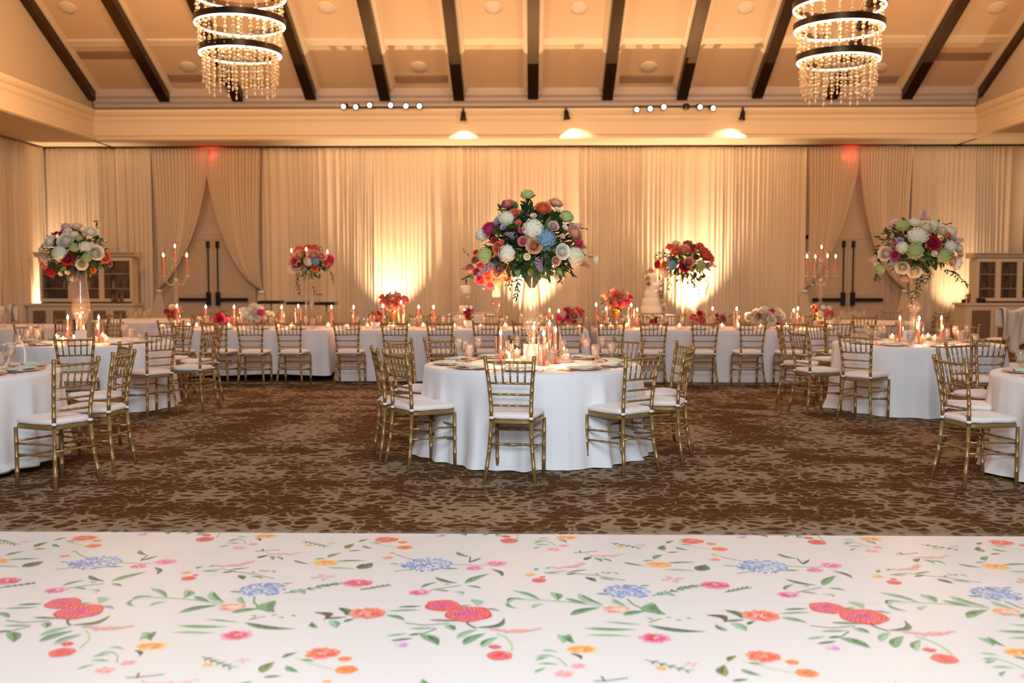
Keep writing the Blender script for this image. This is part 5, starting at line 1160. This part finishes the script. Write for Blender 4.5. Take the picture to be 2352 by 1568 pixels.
def bloom_mesh(kind, col, var=0):
    key = (kind, col, var)
    if key in BM: return BM[key]
    r = random.Random(hash(kind) % 1000 + var) if False else random.Random({'rose': 1, 'peony': 2, 'hyd': 3, 'stock': 4, 'small': 5}[kind] * 10 + var)
    mb = MB(); Z = Vector((0, 0, 1))
    if kind in ('rose', 'peony'):
        layers = [(3, .04, .56, .10, (.03, -.03), .1), (4, .12, .57, .14, (.05, -.03), .2), (5, .22, .56, .18, (.07, -.02), .35), (5, .30, .54, .22, (.10, .00), .5), (6, .38, .49, .25, (.14, .04), .65), (6, .42, .42, .28, (.18, .09), .8), (6, .42, .32, .30, (.22, .14), .95)]
        if kind == 'peony': layers = [(4, .06, .56, .11, (.04, -.05), .1), (5, .16, .57, .14, (.06, -.05), .2), (6, .26, .56, .16, (.09, -.05), .35), (7, .36, .53, .18, (.13, -.04), .5), (7, .44, .48, .22, (.17, -.01), .65), (8, .48, .41, .25, (.21, .04), .85), (8, .48, .30, .27, (.24, .10), 1)]
        for (n, r0, L_, W_, curl, k) in layers:
            ph = r.random() * 6
            for i in range(n):
                a = ph + 2 * PI * i / n + r.uniform(-.12, .12); out = Vector((math.cos(a), math.sin(a), 0)); side = Vector((-math.sin(a), math.cos(a), 0))
                patch(mb, out * r0 * .45 + Z * -.25, Z, out, side, L_ * r.uniform(.9, 1.08), W_, curl, k, min(1, k + .35))
        mb.lathe([(0, -.30), (.16, -.24), (.22, -.1), (.16, .14), (0, .20)], 10); mb.k[-50:] = [0.0] * 50
    elif kind == 'hyd':
        N_ = 96
        mb.lathe([(0, -.38), (.30, -.24), (.39, 0), (.30, .24), (0, .36)], 12); mb.k = [.25] * len(mb.v)
        for i in range(N_):
            z = 1 - (i + .5) / N_ * 1.75; rr = math.sqrt(max(0, 1 - z * z)); a = i * 2.39996
            d = Vector((rr * math.cos(a), rr * math.sin(a), z * .86)); p = d * (.43 + .03 * math.sin(d.x * 7 + var) * math.cos(d.y * 6)) * r.uniform(.9, 1.1); nrm = d.normalized(); s = nrm.orthogonal().normalized(); s.rotate(Matrix.Rotation(r.random() * 6, 3, nrm)); t = nrm.cross(s)
            for q in range(4):
                u = s * math.cos(q * PI / 2) + t * math.sin(q * PI / 2); v = nrm.cross(u); e = .088 * r.uniform(.85, 1.2)
                o = p; h = nrm * r.uniform(-.01, .03); mb.add([o, o + u * e * .5 + v * e * .52 + h + nrm * .02, o + u * e * 1.0 + v * e * .34 + h, o + u * e * 1.0 - v * e * .34 + h, o + u * e * .5 - v * e * .52 + h + nrm * .02], [(0, 4, 3, 2, 1)], 0, [.1, 1, r.uniform(.6, 1), 1, .9])
    elif kind == 'stock':
        mb.tube([(0, 0, -.5), (0, 0, .5)], .02, 5); mb.k = [0.0] * len(mb.v)
        for i in range(34):
            t = i / 33; a = i * 2.4; rr = .27 * (1 - .75 * t) + .03; p = Vector((rr * math.cos(a), rr * math.sin(a), -.42 + .92 * t))
            for q in range(4):
                n_ = Vector((math.cos(a), math.sin(a), .35)).normalized(); s = n_.orthogonal().normalized(); s.rotate(Matrix.Rotation(q * PI / 2 + i, 3, n_)); v = n_.cross(s); e = .12 * (1 - .5 * t)
                mb.add([p, p + s * e * .6 + v * e * .5 + n_ * .03, p + s * e * 1.1, p + s * e * .6 - v * e * .5 + n_ * .03], [(0, 3, 2, 1)], 0, [.1, 1, .8, 1])
    elif kind == 'small':
        for (n, L_, W_, k) in ((4, .34, .20, 0), (6, .30, .30, .5)):
            for i in range(n):
                a = 2 * PI * i / n + k; out = Vector((math.cos(a), math.sin(a), 0)); side = Vector((-math.sin(a), math.cos(a), 0))
                patch(mb, Z * -.12, Z, out, side, L_, W_, (.18 + .3 * k, .1 * k), k, min(1, k + .5), 3, 3)
    nm = {'rose': 'rose', 'peony': 'peony', 'hyd': 'hydrangea', 'stock': 'stock_flower', 'small': 'small_bloom'}[kind]
    me = mb.mesh(nm, petal_mat(col, *PC[col]), kind not in ('hyd', 'stock'), True); BM[key] = me; return me
BN = {'rose': 'rose', 'peony': 'peony', 'hyd': 'hydrangea', 'stock': 'stock_flower', 'small': 'small_bloom'}
leaf_d = mat('dark_leaf', S(44, 62, 30), .5); leaf_m = mat('mid_leaf', S(78, 104, 48), .5); leaf_l = mat('light_leaf', S(128, 148, 76), .55)
def add_leaf(mb, p, d, n, L_, W_, mi=0):
    d = d.normalized(); s = d.cross(n).normalized(); n2 = s.cross(d)
    pts = [p, p + d * L_ * .3 + s * W_ * .5 + n2 * L_ * .06, p + d * L_ * .7 + s * W_ * .42 + n2 * L_ * .04, p + d * L_ - n2 * L_ * .08, p + d * L_ * .7 - s * W_ * .42 + n2 * L_ * .04, p + d * L_ * .3 - s * W_ * .5 + n2 * L_ * .06, p + d * L_ * .35 + n2 * -.0, p + d * L_ * .7]
    mb.add(pts, [(0, 6, 1), (1, 6, 7, 2), (2, 7, 3), (0, 5, 6), (5, 4, 7, 6), (4, 3, 7)], mi)
def vine(par, pts, n, L_=.055, seed=0, name='trailing_sprig', W_=.3):
    r = random.Random(seed); pts = [Vector(p) for p in pts]; cur = []
    for i in range(len(pts) - 1):
        for k in range(6): cur.append(pts[i].lerp(pts[i + 1], k / 6))
    cur.append(pts[-1])
    for i in range(1, len(cur) - 1): cur[i] = (cur[i - 1] + cur[i] * 2 + cur[i + 1]) / 4
    mb = MB(); mb.tube(cur, .0022, 4)
    for k in range(n):
        t = (k + .5) / n * (len(cur) - 1); i = int(t); p = cur[i].lerp(cur[min(i + 1, len(cur) - 1)], t - i); d = (cur[min(i + 1, len(cur) - 1)] - cur[max(0, i - 1)]).normalized()
        for s in (-1, 1):
            q = (d * .8 + Vector((r.uniform(-1, 1), r.uniform(-1, 1), r.uniform(-.6, .5))) * .8 + Vector((s * .6, 0, 0))).normalized()
            add_leaf(mb, p, q, Vector((r.uniform(-1, 1), -1, r.uniform(0, 1))), L_ * r.uniform(.7, 1.2), L_ * W_, 0)
    return mb.obj(name, leaf_d, par)
def arrangement(name, px, py, Y, label, blooms, scale_px, origin, rad, nleaf, seed, vines=(), group=None, base=None, back=(), leafL=.075, mats=None, depth=.9, low=.55):
    """blooms: (X, Y, size, kind, colour) in pixels of a zoomed crop with the given scale and origin"""
    r = random.Random(seed); c = P(px, py, Y); rx, rz_ = rad; b0 = base if base else (c.x, Y, c.z - rz_)
    t = thing(name, label, 'flowers', b0, 0, group); b0 = Vector(b0)
    ppm = PPM(Y)
    def place(dx, dz, size, kind, col, back_=False):
        q = 1 - (dx / (rx * 1.02)) ** 2 - (dz / (rz_ * 1.02)) ** 2
        dy = -(rx * depth) * math.sqrt(max(0.02, q)) * .9
        if back_: dy = -dy
        n = Vector((dx / rx ** 2, dy / (rx * depth) ** 2, dz / rz_ ** 2 + (.25 / rz_ if kind != 'stock' else .0))).normalized()
        n = (n + Vector((0, -.25 if not back_ else .25, 0))).normalized()
        me = bloom_mesh(kind, col, r.randint(0, 1)); o = link(BN[kind], me, t)
        o.location = c + Vector((dx, dy, dz)) - b0
        if kind == 'stock': n = (Vector((dx, dy * .3, dz)).normalized() + Vector((0, 0, -.2))).normalized()
        e = n.to_track_quat('Z', 'Y'); o.rotation_euler = e.to_euler(); o.scale = (size * r.uniform(.92, 1.1), size * r.uniform(.85, 1.05), size * r.uniform(.8, 1.0)) if kind == 'hyd' else (size,) * 3
        return o
    for (bx_, by_, sz, kind, col) in blooms:
        wx, wy = origin[0] + bx_ / scale_px, origin[1] + by_ / scale_px
        dx = (wx - px) / ppm; dz = -(wy - py) / ppm; size = sz / scale_px / ppm * {'rose': 1.2, 'peony': 1.2, 'hyd': 1.12, 'stock': 1.15, 'small': 1.3}[kind]
        place(dx, dz, size, kind, col)
    for k in range(back[0] if back else 0):
        a = r.random() * 2 * PI; q = math.sqrt(r.random()) * .9
        place(rx * q * math.cos(a), rz_ * q * math.sin(a), back[2] * r.uniform(.7, 1.1), r.choice(['rose', 'hyd', 'peony']), r.choice(back[1]), True)
    mb = MB(); cc = c - b0
    for i in range(nleaf):
        d = Vector((r.gauss(0, 1), r.gauss(0, 1), r.gauss(0, 1))).normalized(); q = r.uniform(.15, .82) ** .8
        if d.z < 0: d.z *= low / .55
        p = cc + Vector((d.x * rx * q, d.y * rx * depth * q, d.z * rz_ * q))
        add_leaf(mb, p, (d + Vector((r.uniform(-1, 1), r.uniform(-1, 1), r.uniform(-1, 1))) * .8), Vector((r.uniform(-1, 1), r.uniform(-1, 1), 1)), leafL * r.uniform(.7, 1.35), leafL * r.uniform(.3, .62), r.choice((0, 0, 0, 1, 1, 2)))
    for i in range(max(6, nleaf // 40)):   # stems into the holder
        a = r.random() * 6.28; mb.tube([cc + Vector((math.cos(a) * rx * .5, math.sin(a) * rx * .5, r.uniform(-.2, .3) * rz_)), cc + Vector((math.cos(a) * .02, math.sin(a) * .02, -rz_ * .9))], .003, 4, 1)
    mb.obj('foliage', [leaf_d, leaf_m, leaf_l], t)
    for k, (pts, n, ll) in enumerate(vines):
        w_ = []
        for (vx, vy, dy) in pts:
            wx, wy = origin[0] + vx / scale_px, origin[1] + vy / scale_px; w_.append(c + Vector(((wx - px) / ppm, dy, -(wy - py) / ppm)) - b0)
        vine(t, w_, n, ll, seed + k)
    return t
cb = [(690, 95, 95, 'hyd', 'lime'), (545, 172, 88, 'rose', 'pink'), (596, 246, 72, 'rose', 'coral'), (805, 210, 100, 'peony', 'orange'), (900, 160, 92, 'peony', 'peach'), (836, 165, 40, 'small', 'blush'), (910, 222, 60, 'small', 'cream'), (980, 265, 95, 'hyd', 'lime'), (540, 280, 118, 'hyd', 'palegreen'),
      (360, 392, 118, 'hyd', 'white'), (405, 360, 98, 'peony', 'magenta'), (733, 360, 138, 'hyd', 'white'), (568, 402, 72, 'stock', 'lilac'), (520, 350, 52, 'small', 'lilac'), (648, 375, 46, 'small', 'hot'), (828, 430, 135, 'hyd', 'blue'), (832, 500, 60, 'stock', 'blue'), (740, 482, 98, 'rose', 'peach'), (946, 522, 95, 'rose', 'white'),
      (1045, 552, 128, 'hyd', 'palegreen'), (1040, 385, 108, 'peony', 'peach'), (1045, 330, 80, 'stock', 'lilac'), (1062, 456, 75, 'rose', 'hot'), (374, 545, 116, 'hyd', 'lime'), (482, 495, 78, 'rose', 'coral'), (510, 458, 46, 'small', 'coral'), (543, 536, 122, 'hyd', 'white'), (395, 640, 95, 'stock', 'lilac'), (345, 672, 60, 'stock', 'lilac'),
      (778, 622, 90, 'stock', 'lilac'), (1118, 612, 70, 'stock', 'mauve'), (1190, 570, 72, 'small', 'white'), (482, 645, 66, 'rose', 'mauve'), (735, 270, 50, 'small', 'cream'), (660, 450, 62, 'rose', 'pink'), (880, 340, 66, 'rose', 'blush'), (630, 320, 48, 'small', 'coral'), (900, 590, 60, 'rose', 'peach'), (450, 440, 52, 'small', 'red'), (690, 560, 56, 'small', 'cream'), (960, 350, 46, 'small', 'cream'), (940, 415, 40, 'small', 'blush')]
arrangement('flower_arrangement', 1222, 565, 8.62, 'big multicoloured arrangement with blue hydrangea atop the middle vase', cb, 3.267, (1000, 420), (.46, .40), 1500, 1, group=None, base=(.0, 8.62, 1.62), back=(14, ['white', 'peach', 'hot', 'lime', 'lilac'], .12), leafL=.085, low=.42,
            vines=[([(600, 580, -.1), (620, 690, -.12), (612, 860, -.05)], 13, .055), ([(650, 600, -.15), (560, 700, -.1), (560, 790, 0)], 8, .05), ([(420, 640, 0), (300, 680, 0), (220, 720, 0)], 8, .055), ([(900, 600, -.1), (950, 680, -.1), (940, 745, -.05)], 8, .05), ([(860, 580, -.1), (860, 640, -.1), (850, 690, 0)], 5, .05), ([(980, 600, 0), (1000, 640, 0), (1030, 690, 0)], 6, .05),
                   ([(1040, 540, 0), (1110, 540, 0), (1190, 560, 0)], 3, .03), ([(1060, 330, 0), (1090, 340, 0), (1125, 345, 0)], 4, .03), ([(690, 260, 0), (680, 170, 0), (690, 90, 0)], 5, .09), ([(560, 250, -.1), (510, 215, -.1), (480, 195, -.1)], 2, .08)])
rb = [(1480, 75, 85, 'stock', 'lilac'), (1215, 130, 60, 'stock', 'blush'), (1280, 150, 105, 'hyd', 'lime'), (1375, 122, 90, 'hyd', 'palegreen'), (1370, 235, 140, 'hyd', 'white'), (1450, 165, 110, 'peony', 'cream'), (1520, 140, 80, 'hyd', 'palegreen'), (1575, 195, 100, 'rose', 'cream'), (1665, 195, 92, 'hyd', 'palegreen'), (1615, 225, 58, 'rose', 'orange'), (1482, 292, 100, 'rose', 'red'),
      (1700, 268, 100, 'stock', 'lilac'), (1640, 318, 105, 'hyd', 'white'), (1728, 335, 82, 'rose', 'cream'), (1240, 275, 62, 'small', 'lilac'), (1190, 300, 62, 'stock', 'mauve'), (1345, 355, 122, 'hyd', 'lime'), (1255, 325, 92, 'hyd', 'white'), (1590, 392, 118, 'hyd', 'lime'), (1210, 382, 66, 'rose', 'hot'), (1210, 428, 58, 'small', 'lilac'), (1150, 372, 95, 'peony', 'cream'), (1092, 412, 66, 'stock', 'blush'),
      (1150, 495, 84, 'hyd', 'lime'), (1278, 487, 92, 'rose', 'cream'), (1672, 432, 76, 'rose', 'peach'), (1765, 445, 112, 'peony', 'white'), (1800, 376, 64, 'rose', 'peach'), (1378, 522, 92, 'rose', 'cream'), (1490, 376, 54, 'small', 'white'), (1255, 235, 34, 'small', 'red')]
arrangement('flower_arrangement', 2101, 572, 11.6, 'cream, green and lilac arrangement with one red rose, in the ball-stem vase', rb, 3.607, (1700, 480), (.50, .37), 650, 2, base=(X(2098, 11.6), 11.6, 1.62), back=(10, ['white', 'lime', 'blush'], .15), leafL=.09, low=.45,
            vines=[([(1440, 480, -.2), (1420, 600, -.2), (1400, 760, -.1)], 13, .06), ([(1480, 500, -.15), (1460, 600, -.15), (1440, 720, -.1)], 9, .055), ([(1690, 500, 0), (1780, 530, 0), (1875, 620, 0)], 10, .065), ([(1560, 480, 0), (1575, 530, 0), (1545, 600, 0)], 6, .06), ([(1140, 520, 0), (1140, 560, 0), (1150, 590, 0)], 4, .06), ([(1600, 160, 0), (1570, 120, 0), (1550, 100, 0)], 4, .05), ([(1650, 170, 0), (1690, 140, 0), (1720, 120, 0)], 4, .05)])
lb_ = [(640, 165, 85, 'hyd', 'blush'), (735, 160, 90, 'rose', 'cream'), (862, 206, 112, 'peony', 'white'), (583, 228, 48, 'small', 'red'), (640, 228, 56, 'small', 'red'), (600, 298, 48, 'small', 'red'), (688, 215, 70, 'rose', 'white'), (755, 238, 70, 'hyd', 'palegreen'), (540, 300, 112, 'peony', 'white'), (695, 290, 122, 'peony', 'white'), (772, 352, 90, 'hyd', 'lime'), (800, 270, 60, 'hyd', 'lime'),
       (860, 346, 112, 'hyd', 'white'), (936, 396, 112, 'peony', 'white'), (985, 435, 90, 'rose', 'orange'), (650, 402, 132, 'hyd', 'white'), (716, 452, 96, 'rose', 'red'), (490, 470, 62, 'rose', 'cream'), (826, 502, 84, 'rose', 'cream'), (468, 570, 98, 'rose', 'red'), (420, 450, 88, 'peony', 'peach'), (440, 505, 80, 'rose', 'coral'), (425, 372, 72, 'rose', 'cream'), (1000, 497, 62, 'small', 'mauve'), (870, 442, 80, 'hyd', 'lime'), (892, 552, 56, 'small', 'orange'),
       (462, 328, 52, 'small', 'lilac'), (690, 570, 46, 'small', 'cream'), (622, 582, 46, 'small', 'cream'), (970, 325, 50, 'small', 'peach')]
arrangement('flower_arrangement', 178, 583, 11.6, 'white and red arrangement with orange roses in the bellied vase', lb_, 3.92, (0, 480), (.39, .33), 600, 3, base=(X(188, 11.6), 11.6, 1.56), back=(8, ['white', 'red', 'cream'], .13), leafL=.08, low=.5,
            vines=[([(640, 560, -.1), (620, 620, -.1), (600, 680, 0)], 6, .055), ([(860, 210, 0), (880, 160, 0), (875, 105, 0)], 5, .05), ([(480, 300, 0), (440, 270, 0), (430, 240, 0)], 4, .05)])
sb = [(1330, 290, 76, 'rose', 'coral'), (1480, 272, 66, 'rose', 'coral'), (1352, 332, 84, 'rose', 'peach'), (1420, 285, 84, 'peony', 'coral'), (1480, 332, 84, 'peony', 'peach'), (1305, 386, 62, 'rose', 'hot'), (1356, 422, 50, 'small', 'red'), (1436, 396, 84, 'hyd', 'palegreen'), (1496, 392, 76, 'hyd', 'blue'), (1550, 346, 76, 'rose', 'peach'), (1614, 376, 72, 'rose', 'hot'), (1487, 458, 54, 'rose', 'orange'), (1290, 430, 52, 'small', 'lilac'), (1255, 462, 82, 'hyd', 'cream'), (1250, 402, 52, 'small', 'peach'), (1585, 410, 50, 'rose', 'coral')]
arrangement('flower_arrangement', 716, 597, 15.1, 'coral and peach arrangement with tapers on the forked stand', sb, 3.92, (350, 500), (.32, .22), 420, 4, base=(X(711, 15.1), 15.1, 1.79), back=(6, ['coral', 'peach', 'cream'], .12), leafL=.075, low=.8, vines=[([(1310, 490, 0), (1300, 560, 0), (1320, 675, 0)], 10, .055), ([(1600, 470, 0), (1620, 520, 0), (1628, 575, 0)], 6, .05), ([(1440, 600, -.05), (1470, 690, -.05), (1520, 690, -.05)], 5, .05)])
tb = [(1310, 192, 64, 'rose', 'coral'), (1366, 158, 64, 'rose', 'cream'), (1360, 226, 84, 'peony', 'coral'), (1470, 162, 72, 'rose', 'mauve'), (1426, 212, 92, 'rose', 'peach'), (1580, 176, 62, 'rose', 'coral'), (1610, 226, 76, 'rose', 'coral'), (1620, 262, 108, 'peony', 'coral'), (1662, 288, 72, 'rose', 'coral'), (1465, 326, 80, 'rose', 'peach'), (1432, 358, 86, 'rose', 'red'), (1320, 348, 84, 'hyd', 'blue'), (1260, 346, 54, 'rose', 'orange'), (1208, 342, 62, 'rose', 'red'), (1275, 416, 94, 'hyd', 'cream'), (1576, 356, 94, 'hyd', 'lime'), (1632, 352, 62, 'small', 'lilac'), (1702, 352, 62, 'stock', 'mauve'), (1140, 400, 62, 'stock', 'mauve'), (1512, 230, 54, 'small', 'peach'), (1500, 218, 56, 'rose', 'red')]
arrangement('flower_arrangement', 1572, 598, 15.1, 'red and coral arrangement with tapers on the twin-rod stand', tb, 3.92, (1200, 520), (.46, .28), 520, 5, base=(X(1570, 15.1), 15.1, 1.75), back=(8, ['coral', 'red', 'peach'], .12), leafL=.08, low=.75, vines=[([(1230, 430, 0), (1270, 540, 0), (1255, 645, 0)], 11, .055), ([(1310, 450, 0), (1330, 520, 0), (1320, 560, 0)], 5, .055), ([(1520, 430, -.1), (1530, 490, -.1), (1545, 545, -.1)], 8, .06), ([(1640, 440, 0), (1670, 530, 0), (1650, 620, 0)], 10, .05), ([(1220, 330, 0), (1195, 280, 0), (1210, 250, 0)], 5, .05), ([(1600, 430, 0), (1620, 470, 0), (1590, 610, 0)], 8, .05)])
def auto(px, py, Y, wpx, hpx, n, pal, size, label, seed, kinds=('rose', 'peony', 'hyd', 'small'), bowl=None, nleaf=200, group='low flower arrangements on the head table', vines=()):
    r = random.Random(seed); bl = []
    for i in range(n):
        a = i * 2.4; q = math.sqrt((i + .5) / n) * .88; bl.append((px + wpx * q * math.cos(a), py + hpx * q * math.sin(a) - hpx * .08, size * r.uniform(.8, 1.2) * PPM(Y), r.choice(kinds), pal[i % len(pal)]))
    c = P(px, py, Y); rx, rz_ = wpx / PPM(Y), hpx / PPM(Y); zb_ = .76
    t = arrangement('flower_arrangement', px, py, Y, label, bl, 1.0, (0, 0), (rx, rz_), nleaf, seed, base=(c.x, Y, max(.76 + (.001 if not bowl else .0), c.z - rz_)) if not bowl else (c.x, Y, c.z - rz_), group=group, leafL=.06, back=(n // 3, pal, size), vines=vines, low=.6)
    if bowl:
        h = c.z - rz_ * .75 - .7585; b_ = thing('flower_bowl', bowl, 'vase', (c.x, Y, .7585), 0, 'bowls under the low flowers')
        MB().lathe([(0, 0), (.05, 0), (.045, .01), (.015, .02), (.015, h * .45), (.05, h * .55), (.075, h * .8), (.08, h), (.076, h), (.07, h * .8), (0, h * .58)] if h > .13 else [(0, 0), (.05, 0), (.07, h * .5), (.075, h), (.07, h), (.045, .012), (0, .012)], 20).obj('cup', MATS['votive_bowl'] if h <= .13 else flat_m, b_)
        MB().lathe([(.0735 if h <= .13 else .0785, h - .006), (.079 if h <= .13 else .084, h), (.0735 if h <= .13 else .0785, h + .003)], 20, close=False).obj('rim', flat_m, b_)
    return t
mat('votive_bowl', S(240, 228, 212), .4)
auto(1130, 618, 15.15, 62, 50, 22, ['red', 'coral', 'mauve', 'peach', 'hot'], .12, 'red and coral arrangement mostly behind the big middle one', 11, nleaf=320, group=None, vines=[([(1090, 615, 0), (1075, 618, 0), (1058, 616, 0)], 5, .05), ([(1080, 590, 0), (1070, 580, 0), (1066, 572, 0)], 3, .04)])
auto(590, 725, 15.15, 38, 24, 16, ['white', 'palegreen', 'blush', 'cream', 'white', 'hot'], .115, 'low white and pale green flowers at the left of the head table', 12, kinds=('hyd', 'hyd', 'rose', 'small'), bowl='pale bowl under the low white and green flowers')
auto(904, 692, 15.35, 34, 20, 14, ['coral', 'pink', 'peach', 'mauve'], .10, 'pink and coral flowers on a gold pedestal left of the small cake', 13, bowl='gold pedestal bowl under the pink and coral flowers')
auto(1416, 688, 15.35, 38, 22, 16, ['peach', 'coral', 'coral', 'hot', 'peach'], .10, 'coral and peach flowers on a gold pedestal left of the tall cake', 14, bowl='gold pedestal bowl under the coral and peach flowers')
auto(1312, 724, 15.1, 36, 18, 12, ['peach', 'hot', 'coral', 'red'], .11, 'dark green low arrangement with pink peony right of the middle vase', 15, nleaf=220, bowl='pale bowl under the dark green low arrangement')
auto(1755, 728, 15.15, 46, 22, 20, ['cream', 'palegreen', 'blush', 'white', 'hot', 'cream'], .10, 'low cream and pink flowers toward the right of the head table', 16, kinds=('hyd', 'rose', 'rose', 'small'), bowl='pale bowl under the low cream and pink flowers')
auto(1885, 716, 15.15, 26, 18, 9, ['coral', 'cream', 'palegreen', 'peach'], .10, 'small coral and cream flowers before the right candelabrum', 17, bowl='pale bowl under the small coral and cream flowers', nleaf=90)
auto(400, 718, 15.2, 20, 20, 7, ['red', 'coral', 'cream', 'hot'], .09, 'small red and cream flowers before the left candelabrum', 18, bowl='pale bowl under the small red and cream flowers', nleaf=80)
auto(505, 733, 15.1, 17, 12, 4, ['hot', 'coral', 'red'], .12, 'single pink bloom and leaves between the left tapers', 19, bowl='pale bowl under the single pink bloom', nleaf=60)
auto(1076, 722, 15.1, 10, 17, 7, ['coral', 'red', 'hot'], .05, 'small red bud vase flowers before the small cake', 20, bowl='pale bowl under the red bud flowers', nleaf=60)
auto(1604, 730, 15.1, 17, 14, 5, ['coral', 'pink', 'red'], .10, 'small coral bloom with leaves right of the tall cake', 21, bowl='pale bowl under the small coral bloom', nleaf=80)
auto(1655, 733, 15.2, 14, 13, 4, ['mauve', 'red', 'peach'], .08, 'small red and mauve blooms left of the right candle row', 22, bowl='pale bowl under the small red and mauve blooms', nleaf=60)
auto(862, 728, 15.1, 12, 13, 4, ['coral', 'hot'], .08, 'small pink blooms left of the pink pedestal flowers', 23, bowl='pale bowl under the small pink blooms', nleaf=50)
auto(1502, 735, 15.0, 16, 12, 4, ['red', 'hot', 'cream'], .07, 'small dark red blooms before the tall cake', 24, bowl='pale bowl under the dark red blooms', nleaf=60)
# sugar flowers down the tall cake
for dx, dz, sz, cl in ((-.12, .78, .13, 'cream'), (-.10, .66, .10, 'blush'), (-.02, .93, .09, 'white'), (.14, .50, .11, 'cream'), (.17, .40, .10, 'blush'), (.20, .30, .12, 'cream'), (.23, .20, .13, 'white'), (.25, .10, .12, 'blush'), (.16, .62, .08, 'white')):
    o = link('sugar_flower', bloom_mesh('peony', cl), tB, (dx, -.13, dz)); o.rotation_euler = (PI / 2.3, 0, dx * 3); o.scale = (sz,) * 3
o = link('sugar_flower', bloom_mesh('rose', 'white'), tS, (.04, 0, .37)); o.scale = (.08,) * 3
# sprinkle: helper-free end
